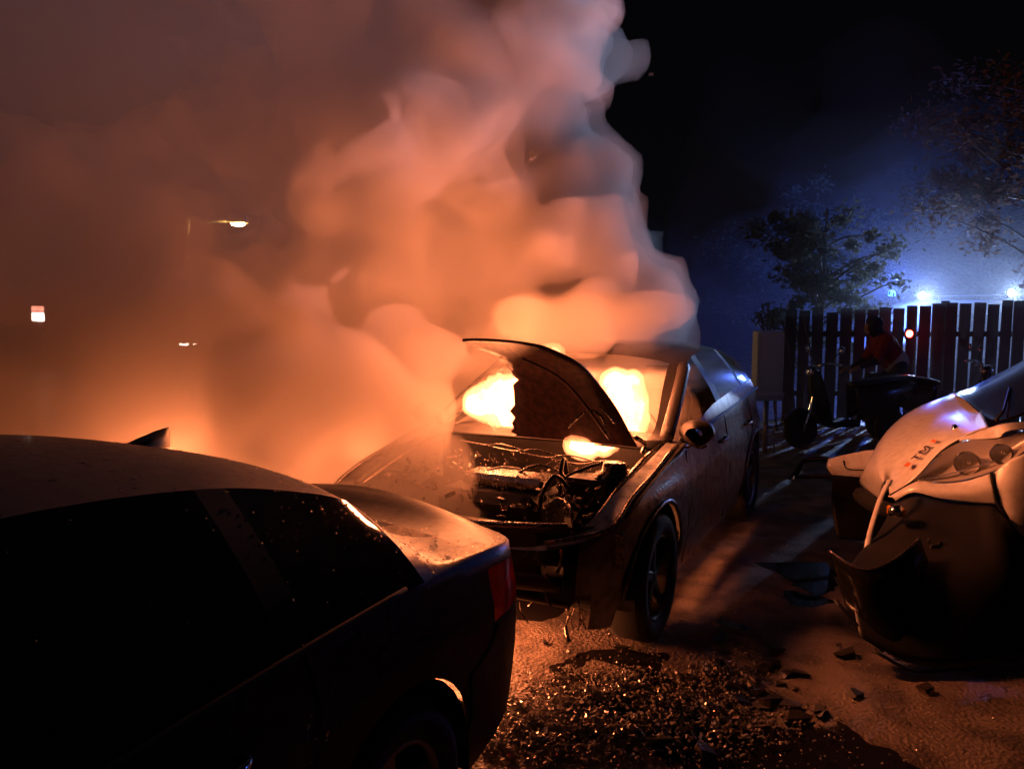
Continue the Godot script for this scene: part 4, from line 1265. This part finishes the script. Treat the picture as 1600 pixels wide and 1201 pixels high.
func debris() -> void:
	var r := RandomNumberGenerator.new()
	r.seed = 51
	var n := FastNoiseLite.new()
	n.seed = 3
	n.frequency = 2.6
	var heap := func(x: float, z: float) -> float:
		var a := exp(-pow((x - 0.22) / 0.30, 2.0) - pow((z + 2.98) / 0.16, 2.0))
		var b := 0.75 * exp(-pow((x - 0.42) / 0.28, 2.0) - pow((z + 3.28) / 0.16, 2.0))
		var c := 0.5 * exp(-pow((x - 0.80) / 0.28, 2.0) - pow((z + 3.08) / 0.2, 2.0))
		var d := 0.35 * exp(-pow((x - 0.95) / 0.16, 2.0) - pow((z + 3.45) / 0.1, 2.0))
		return a + b + c + d
	for v in 3:
		var bits := []
		var grit := []
		for i in 30000:
			var x := r.randf_range(-0.3, 2.4)
			var z := r.randf_range(-4.0, -2.55)
			var k: float = heap.call(x, z) * (0.7 + 0.9 * n.get_noise_2d(x * 2.0, z * 2.0)) + 0.012
			if r.randf() > k: continue
			var big: bool = k > 0.06
			var s := r.randf_range(0.004, 0.010) * (1.8 if r.randf() < 0.12 else 1.0) if big else r.randf_range(0.002, 0.007)
			var t := Transform3D(Basis.from_euler(Vector3(r.randf_range(-0.6, 0.6), r.randf() * TAU, r.randf_range(-0.6, 0.6))).scaled_local(Vector3(s * r.randf_range(0.8, 1.8), s * r.randf_range(0.5, 1.0), s)), Vector3(x, s * 0.3 + (r.randf() * 0.035 * clampf(k, 0, 1) if big else 0.0), z))
			if r.randf() < 0.7 and bits.size() < 2600: bits.append(t)
			elif grit.size() < 1500: grit.append(t)
		scatter("broken_glass", "glittering crumbs of broken glass strewn before the burning car", "glass", chunk(r, 0.28), M.glass_bits, bits)
		scatter("grit", "dark grit and ash strewn over the ground", "grit", chunk(r, 0.22), M.grit, grit)
	# larger burnt scraps, each its own thing
	var shapes := []
	for i in 4: shapes.append(chunk(r, 0.33))
	for i in 34:
		var x := r.randf_range(0.15, 2.2)
		var z := r.randf_range(-3.95, -2.75)
		if i > 20:
			x = r.randf_range(0.9, 1.35)
			z = r.randf_range(-3.6, -3.1)
		var s := r.randf_range(0.018, 0.045)
		var o := part(self, "burnt_scrap", shapes[i % 4], M.char if i % 3 else M.engine_metal, Vector3(x, s * 0.22, z))
		o.scale = Vector3(s * r.randf_range(1.0, 2.6), s * 0.6, s)
		o.rotation.y = r.randf() * TAU
		tag(o, "small charred scrap lying on the ground before the cars", "scrap", "charred scraps on the ground")


func puddles() -> void:
	# water lying in the hollows of the ground
	var w := mat("water", lin(0.012, 0.010, 0.010), 0.05, 0.0, 0.5)
	var wm := PlaneMesh.new()
	wm.size = Vector2(3.8, 3.0)
	var o := part(self, "puddle", wm, w, Vector3(1.25, -0.0165, -3.6))
	tag(o, "", "", "", "structure")


func wreck_parts() -> void:
	var o := node("loose_panel", Vector3(2.6, 0, -5.6), "crumpled pale bumper panel standing loose behind the white car", "car panel")
	part(o, "skin", sheet_mesh([[Vector3(-0.28, 0.60, 0.02), Vector3(-0.05, 0.66, 0.05), Vector3(0.2, 0.67, 0.0), Vector3(0.5, 0.66, -0.1)], [Vector3(-0.31, 0.55, 0.06), Vector3(-0.05, 0.58, 0.11), Vector3(0.2, 0.58, 0.06), Vector3(0.5, 0.56, -0.04)], [Vector3(-0.27, 0.49, 0.06), Vector3(-0.05, 0.48, 0.12), Vector3(0.2, 0.46, 0.08), Vector3(0.5, 0.45, 0.0)]], 5, 0.006), M.white_paint)
	part(o, "lower_skin", sheet_mesh([[Vector3(-0.26, 0.485, 0.05), Vector3(-0.05, 0.475, 0.10), Vector3(0.2, 0.455, 0.07), Vector3(0.5, 0.445, -0.01)], [Vector3(-0.24, 0.25, 0.0), Vector3(0.0, 0.25, 0.04), Vector3(0.22, 0.25, 0.0), Vector3(0.5, 0.25, -0.06)], [Vector3(-0.2, 0.0, 0.02), Vector3(0.0, 0.0, 0.06), Vector3(0.25, 0.0, 0.02), Vector3(0.5, 0.0, -0.06)]], 5, 0.006), M.bumper_black)
	part(o, "slot", tube_mesh([Vector3(-0.20, 0.60, 0.085), Vector3(-0.18, 0.545, 0.105), Vector3(-0.06, 0.54, 0.128)], 0.008, 5, 4, 0.6), M.gap)
	var p := node("bent_pipe", Vector3(2.25, 0, -5.9), "dark bent metal tube sticking out beside the pale loose panel", "tube")
	part(p, "tube", tube_mesh([Vector3(0.35, 0.0, -0.1), Vector3(0.30, 0.40, -0.05), Vector3(0.2, 0.53, 0.0), Vector3(0.0, 0.52, 0.02), Vector3(-0.05, 0.44, 0.03), Vector3(-0.09, 0.40, 0.03)], 0.020, 8, 5), M.black_gloss)
	part(p, "end_cap", lathe_mesh([[0.0, 0.02], [0.024, 0.015], [0.026, -0.02]], Transform3D(Basis(Vector3.RIGHT, -PI / 2), Vector3(-0.09, 0.40, 0.03)), 12), M.chrome)
	part(p, "stay", tube_mesh([Vector3(-0.09, 0.40, 0.03), Vector3(0.1, 0.395, 0.0), Vector3(0.3, 0.39, -0.05)], 0.016, 8, 3), M.bare_burnt)


# ---------------------------------------------------------------- fire
func flame(label: String, at: Vector3, blobs: Array, energy: float, beam: float, sd: int, lift := Vector3(0, 0.06, 0)) -> void:
	var o := node("flame", at, label, "flame", "flames on the burning car")
	var n := FastNoiseLite.new()
	n.seed = sd
	n.frequency = 7.0
	n.fractal_octaves = 4
	n.fractal_gain = 0.6
	var lo := Vector3.ONE * 1e9
	var hi := -lo
	for b in blobs:
		lo = lo.min(b[0] - Vector3.ONE * b[1] * 1.7)
		hi = hi.max(b[0] + Vector3.ONE * b[1] * 1.7)
	var cell := 0.013
	var nx := int((hi.x - lo.x) / cell) + 2
	var ny := int((hi.y - lo.y) / cell) + 2
	var nz := int((hi.z - lo.z) / cell) + 2
	var f := PackedFloat32Array()
	f.resize(nx * ny * nz)
	var a := 0
	for k in nz:
		for j in ny:
			for i in nx:
				var p := lo + Vector3(i, j, k) * cell
				var s := 0.0
				for b in blobs:
					s += exp(-(p - b[0]).length_squared() / (b[1] * b[1]))
				s *= 1.0 + 1.7 * n.get_noise_3d(p.x, p.y * 0.6, p.z)
				if i == 0 or j == 0 or k == 0 or i == nx - 1 or j == ny - 1 or k == nz - 1: s = 0.0
				f[a] = s
				a += 1
	part(o, "flame_tongue", smooth_normals(nets(f, nx, ny, nz, 0.55, lo, cell)), glow("flame_glow_%d" % sd, flame_color, energy))
	var thin := glow("flame_veil_%d" % sd, flame_color, energy * 0.4)
	thin.albedo_color = Color(0, 0, 0, 0.14)
	thin.transparency = BaseMaterial3D.TRANSPARENCY_ALPHA
	thin.roughness = 1.0
	for t in ([0.15, 0.22, 0.31, 0.42] if sd < 65 else []):
		part(o, "flame_veil", smooth_normals(nets(f, nx, ny, nz, t, lo, cell)), thin)
	var l := OmniLight3D.new()
	l.name = "fire_light"
	l.light_color = flame_color.linear_to_srgb()
	l.light_energy = beam
	l.light_size = 0.16
	l.omni_range = 60.0
	l.omni_attenuation = 2.0
	l.shadow_enabled = true
	l.position = blobs[0][0] + lift
	o.add_child(l, true)


func flames() -> void:
	var V := func(x: float, y: float, r: float, z := 0.0) -> Array: return [Vector3(x, y, z), r]
	flame("white hot flame bursting past the burnt edge of the raised bonnet", Vector3(-0.09, 1.06, -4.86), [V.call(0.06, 0.0, 0.11), V.call(-0.01, 0.09, 0.09), V.call(-0.10, 0.06, 0.07), V.call(0.11, 0.13, 0.06), V.call(0.14, -0.07, 0.08), V.call(-0.16, 0.03, 0.045)], 18.0, 10.0, 61)
	flame("tall yellow white flame behind the bonnet in the windscreen opening", Vector3(0.74, 1.06, -4.98), [V.call(0.0, 0.0, 0.10), V.call(0.02, -0.11, 0.09), V.call(-0.03, 0.12, 0.09), V.call(-0.08, 0.17, 0.055), V.call(0.03, 0.17, 0.05)], 18.0, 7.0, 62)
	flame("low white flame in the engine bay under the bonnet hinge", Vector3(0.47, 0.925, -4.42), [V.call(0.0, 0.0, 0.07), V.call(-0.09, -0.005, 0.06, 0.05), V.call(0.09, 0.0, 0.055, -0.05), V.call(0.14, 0.0, 0.04, -0.08)], 18.0, 2.5, 63)
	flame("yellow flame licking up behind the raised bonnet", Vector3(0.24, 1.30, -4.85), [V.call(0.02, 0.12, 0.05), V.call(0.0, 0.0, 0.09), V.call(-0.08, -0.04, 0.07), V.call(0.08, -0.08, 0.08)], 8.0, 6.0, 64, Vector3(0, 0.46, 0.18))
	flame("flame round the far front wheel behind the burning car's nose", Vector3(-0.98, 0.42, -5.0), [V.call(0.0, 0.1, 0.11), V.call(-0.1, 0.0, 0.09), V.call(0.1, 0.02, 0.09), V.call(0.02, 0.22, 0.06)], 18.0, 6.0, 65)
	flame("small flame on the ground under the burning car's nose", Vector3(-0.22, 0.12, -3.85), [V.call(0.0, 0.05, 0.07), V.call(-0.07, 0.0, 0.06), V.call(0.05, -0.01, 0.05)], 14.0, 2.6, 66)
	var crate := node("burning_crate", Vector3(-2.5, 0, -5.7), "charred wooden crate burning on the ground behind the dark saloon", "crate")
	for k in 3:
		part(crate, "slat", box_mesh(Vector3(0.56, 0.07, 0.02), 0.004), M.char, Vector3(0, 0.05 + 0.1 * k, 0.2))
		part(crate, "slat", box_mesh(Vector3(0.56, 0.07, 0.02), 0.004), M.char, Vector3(0, 0.05 + 0.1 * k, -0.2))
		part(crate, "slat", box_mesh(Vector3(0.02, 0.07, 0.36), 0.004), M.char, Vector3(0.26, 0.05 + 0.1 * k, 0))
		part(crate, "slat", box_mesh(Vector3(0.02, 0.07, 0.36), 0.004), M.char, Vector3(-0.26, 0.05 + 0.1 * k, 0))
	part(crate, "bottom", box_mesh(Vector3(0.5, 0.02, 0.36), 0.004), M.char, Vector3(0, 0.02, 0))
	flame("flame in the burning crate behind the dark saloon", Vector3(-2.5, 0.32, -5.7), [V.call(0.0, 0.06, 0.11), V.call(-0.12, -0.02, 0.09), V.call(0.12, -0.02, 0.09), V.call(0.03, 0.18, 0.06)], 18.0, 5.5, 67)


# ---------------------------------------------------------------- smoke
func smoke() -> void:
	var o := node("smoke", Vector3.ZERO, "thick orange lit smoke pouring from the burning car", "smoke")
	tag(o, "", "", "", "stuff")
	smoke_haze(o)
	smoke_billows(o)
	smoke_rolls(o)


# thin smoke filling the air left of the fire
func smoke_haze(o: Node3D) -> void:
	var cell := 0.2
	var org := Vector3(-7.0, -0.1, -9.0)
	var nx := 46
	var ny := 32
	var nz := 32
	var f := PackedFloat32Array()
	f.resize(nx * ny * nz)
	var n1 := FastNoiseLite.new()
	n1.seed = 5
	n1.frequency = 0.4
	n1.fractal_octaves = 2
	var edge := [[0.0, 0.2], [1.3, 0.3], [1.9, 0.3], [2.65, 0.0], [3.9, -0.3], [7.0, -0.8]]
	var a := 0
	for k in nz:
		for j in ny:
			var y := org.y + j * cell
			var xr := key(edge, y)
			for i in nx:
				var x := org.x + i * cell
				var d := -(org.z + k * cell)
				var nn := n1.get_noise_3d(x, y, d)
				var l := 0.891 * x - 0.454 * d
				var fr := 3.3 + 2.3 * sstep(-2.9, -1.6, l)
				var s := minf(minf(xr - x + nn * 0.4, d - fr + nn * 0.5), minf(8.2 - d, 5.6 - y + nn))
				if i == 0 or j == 0 or k == 0 or i == nx - 1 or j == ny - 1 or k == nz - 1: s = -1.0
				f[a] = s
				a += 1
	var fm := FogMaterial.new()
	fm.density = 0.085
	fm.albedo = lin(0.62, 0.58, 0.56)
	part(o, "haze", nets(f, nx, ny, nz, 0.0, org, cell), fm)


# dense billows: a leaning column over the fire, a broken bank behind the saloon, puffs rolling over the nose
func smoke_billows(o: Node3D) -> void:
	var cell := 0.09
	var org := Vector3(-6.0, 0.0, -8.2)
	var nx := 90
	var ny := 64
	var nz := 56
	var f := PackedFloat32Array()
	f.resize(nx * ny * nz)
	var edge := [[1.0, 0.9], [1.4, 1.25], [1.8, 1.55], [2.1, 1.40], [2.5, 1.02], [2.85, 0.72], [3.3, 0.66], [4.2, 0.42], [6.2, -0.1]]
	var n0 := FastNoiseLite.new()
	n0.seed = 9
	n0.frequency = 0.42
	n0.fractal_octaves = 2
	var n4 := FastNoiseLite.new()
	n4.seed = 13
	n4.frequency = 1.9
	n4.fractal_octaves = 2
	var c := []
	for q in 3:
		var p := FastNoiseLite.new()
		p.noise_type = FastNoiseLite.TYPE_CELLULAR
		p.cellular_return_type = FastNoiseLite.RETURN_DISTANCE
		p.seed = 40 + q
		p.frequency = [0.75, 1.5, 3.0][q]
		p.fractal_type = FastNoiseLite.FRACTAL_NONE
		c.append(p)
	var c0: FastNoiseLite = c[0]
	var c1: FastNoiseLite = c[1]
	var c2: FastNoiseLite = c[2]
	var a := 0
	for k in nz:
		var d := -(org.z + k * cell)
		for j in ny:
			var y := org.y + j * cell
			var up := y - 1.35
			var rad := 0.80 + 0.20 * up
			var ax := key(edge, y) - rad
			var ad := 6.05 + 0.14 * up
			for i in nx:
				var x := org.x + i * cell
				var s := -1.0
				var col := rad - Vector2(x - ax, (d - ad) * 0.9).length()
				col = minf(col, (y - 1.42) * 1.2 + 0.5 * sstep(0.5, -0.8, x))
				var lf := minf(minf(d - 5.35 + 0.1 * x, 7.3 - d), minf(0.6 - x - 0.3 * maxf(up, 0.0), 4.6 - y + 0.25 * x))
				lf = minf(lf, 0.55)
				# a gap high on the left where the street lamp shows through
				lf -= 0.5 * exp(-pow((x + 2.05 + 0.35 * (d - 6.5) - 0.9 * (2.38 - y)) / 0.62, 2.0) - pow((y - 2.30) / 0.62, 2.0)) + 1.0 * sstep(1.9, 4.0, y) * sstep(-1.4, -3.4, x)
				var b := maxf(col, lf) - 0.8 * exp(-Vector3(x - 0.26, y - 1.95, d - 4.7).length_squared() / 0.45)
				if b > -0.75 and i > 0 and j > 0 and k > 0 and i < nx - 1 and j < ny - 1 and k < nz - 1:
					var m := n0.get_noise_3d(x, y, d)
					var w := m * 0.35
					var p1 := c1.get_noise_3d(x, y + w, d) + 0.5
					var p2 := c2.get_noise_3d(x, y, d) + 0.5
					s = b + 0.45 * m - 0.8 * (c0.get_noise_3d(x + w, y, d - w) + 0.52) - 0.48 * p1 - 0.24 * p2 + 0.36 * n4.get_noise_3d(x, y, d)
					s = minf(s, 0.12 + 0.9 * sstep(-2.1, -0.6, x + 0.5 * m))
				f[a] = s
				a += 1
	for q in [[-0.07, 1.3], [0.16, 3.2]]:
		var fm := FogMaterial.new()
		fm.density = q[1]
		fm.albedo = lin(0.54, 0.50, 0.49)
		part(o, "billows", nets(f, nx, ny, nz, q[0], org, cell), fm)


# low puffs rolling over the nose, past the far wing and along the roof
func smoke_rolls(o: Node3D) -> void:
	var cell := 0.062
	var org := Vector3(-2.3, 0.2, -6.0)
	var nx := 66
	var ny := 34
	var nz := 48
	var f := PackedFloat32Array()
	f.resize(nx * ny * nz)
	var n0 := FastNoiseLite.new()
	n0.seed = 19
	n0.frequency = 0.9
	n0.fractal_octaves = 3
	var c1 := FastNoiseLite.new()
	c1.noise_type = FastNoiseLite.TYPE_CELLULAR
	c1.cellular_return_type = FastNoiseLite.RETURN_DISTANCE
	c1.seed = 47
	c1.frequency = 2.2
	c1.fractal_type = FastNoiseLite.FRACTAL_NONE
	var puffs := [[Vector3(-0.62, 0.68, -3.75), Vector3(0.62, 0.26, 0.42)], [Vector3(-0.30, 0.82, -4.0), Vector3(0.26, 0.2, 0.3)], [Vector3(-1.2, 1.0, -4.55), Vector3(0.7, 0.52, 0.5)], [Vector3(-0.72, 1.05, -4.5), Vector3(0.34, 0.28, 0.3)], [Vector3(0.35, 1.62, -5.3), Vector3(0.5, 0.22, 0.35)], [Vector3(0.85, 1.62, -5.5), Vector3(0.36, 0.14, 0.3)]]
	var a := 0
	for k in nz:
		for j in ny:
			for i in nx:
				var p := org + Vector3(i, j, k) * cell
				var b := -1.0
				for q in puffs:
					b = maxf(b, (1.0 - ((p - q[0]) / q[1]).length()) * 0.3)
				var s := -1.0
				if b > -0.5 and i > 0 and j > 0 and k > 0 and i < nx - 1 and j < ny - 1 and k < nz - 1:
					s = b + 0.30 * n0.get_noise_3dv(p) - 0.30 * (c1.get_noise_3dv(p) + 0.45)
				f[a] = s
				a += 1
	for q in [[-0.01, 2.0]]:
		var fm := FogMaterial.new()
		fm.density = q[1]
		fm.albedo = lin(0.5, 0.46, 0.45)
		part(o, "rolling_puffs", nets(f, nx, ny, nz, q[0], org, cell), fm)


func mist() -> void:
	# thin smoke lying round the fence and the van, uneven in outline
	var cell := 0.45
	var org := Vector3(0.2, -0.1, -20.0)
	var nx := 40
	var ny := 16
	var nz := 30
	var f := PackedFloat32Array()
	f.resize(nx * ny * nz)
	var n := FastNoiseLite.new()
	n.frequency = 0.22
	n.fractal_octaves = 2
	var o := node("thin_mist", Vector3.ZERO, "thin bluish smoke drifting round the board fence and the van", "smoke")
	tag(o, "", "", "", "stuff")
	for q in 2:
		n.seed = 71 + q
		var a := 0
		for k in nz:
			for j in ny:
				for i in nx:
					var p := org + Vector3(i, j, k) * cell
					var e := Vector3((p.x - 8.6) / (7.4 - q), (p.y - 0.4) / (3.9 - 1.2 * q), (p.z + 13.4) / (5.6 - 0.6 * q))
					var s := 1.0 - e.length() + 0.8 * n.get_noise_3dv(p)
					if i == 0 or j == 0 or k == 0 or i == nx - 1 or j == ny - 1 or k == nz - 1: s = -1.0
					f[a] = s
					a += 1
		var fm := FogMaterial.new()
		fm.density = 0.018
		fm.albedo = lin(0.85, 0.85, 0.88)
		part(o, "drift", nets(f, nx, ny, nz, 0.0, org, cell), fm)


func nets(field: PackedFloat32Array, nx: int, ny: int, nz: int, level: float, org: Vector3, cell: float) -> ArrayMesh:
	# surface nets: one vertex in each crossed cell, one quad round each crossed edge
	var sy := nx
	var sz := nx * ny
	var ids := PackedInt32Array(); ids.resize(nx * ny * nz); ids.fill(-1)
	var vs := PackedVector3Array()
	var ix := PackedInt32Array()
	var inside := PackedByteArray(); inside.resize(field.size())
	for i in field.size():
		inside[i] = 1 if field[i] > level else 0
	var co := PackedInt32Array([0, 1, sy, 1 + sy, sz, 1 + sz, sy + sz, 1 + sy + sz])
	var cx := PackedVector3Array([Vector3(0,0,0), Vector3(1,0,0), Vector3(0,1,0), Vector3(1,1,0), Vector3(0,0,1), Vector3(1,0,1), Vector3(0,1,1), Vector3(1,1,1)])
	var ea := PackedInt32Array([0,0,0,1,1,2,2,3,4,4,5,6])
	var eb := PackedInt32Array([1,2,4,3,5,3,6,7,5,6,7,7])
	for k in nz - 1:
		for j in ny - 1:
			var b := k * sz + j * sy
			for i in nx - 1:
				var a := b + i
				var m: int = inside[a] + inside[a + 1] + inside[a + sy] + inside[a + 1 + sy] + inside[a + sz] + inside[a + 1 + sz] + inside[a + sy + sz] + inside[a + 1 + sy + sz]
				if m == 0 or m == 8:
					continue
				var p := Vector3.ZERO
				var n := 0
				for e in 12:
					var u: int = a + co[ea[e]]
					var v: int = a + co[eb[e]]
					if inside[u] != inside[v]:
						var t := (level - field[u]) / (field[v] - field[u])
						p += cx[ea[e]].lerp(cx[eb[e]], t)
						n += 1
				ids[a] = vs.size()
				vs.append(org + (Vector3(i, j, k) + p / n) * cell)
	for k in range(1, nz - 1):
		for j in range(1, ny - 1):
			var b := k * sz + j * sy
			for i in range(1, nx - 1):
				var a := b + i
				var s := inside[a]
				if s != inside[a + 1]:
					quad(ix, ids[a], ids[a - sy], ids[a - sy - sz], ids[a - sz], s == 1)
				if s != inside[a + sy]:
					quad(ix, ids[a], ids[a - sz], ids[a - sz - 1], ids[a - 1], s == 1)
				if s != inside[a + sz]:
					quad(ix, ids[a], ids[a - 1], ids[a - 1 - sy], ids[a - sy], s == 1)
	var arr := []
	arr.resize(Mesh.ARRAY_MAX)
	arr[Mesh.ARRAY_VERTEX] = vs
	arr[Mesh.ARRAY_INDEX] = ix
	var m := ArrayMesh.new()
	if vs.size():
		m.add_surface_from_arrays(Mesh.PRIMITIVE_TRIANGLES, arr)
	return m

func quad(ix: PackedInt32Array, a: int, b: int, c: int, d: int, flip: bool) -> void:
	if a < 0 or b < 0 or c < 0 or d < 0:
		return
	if not flip:
		ix.append_array(PackedInt32Array([a, b, c, a, c, d]))
	else:
		ix.append_array(PackedInt32Array([a, c, b, a, d, c]))
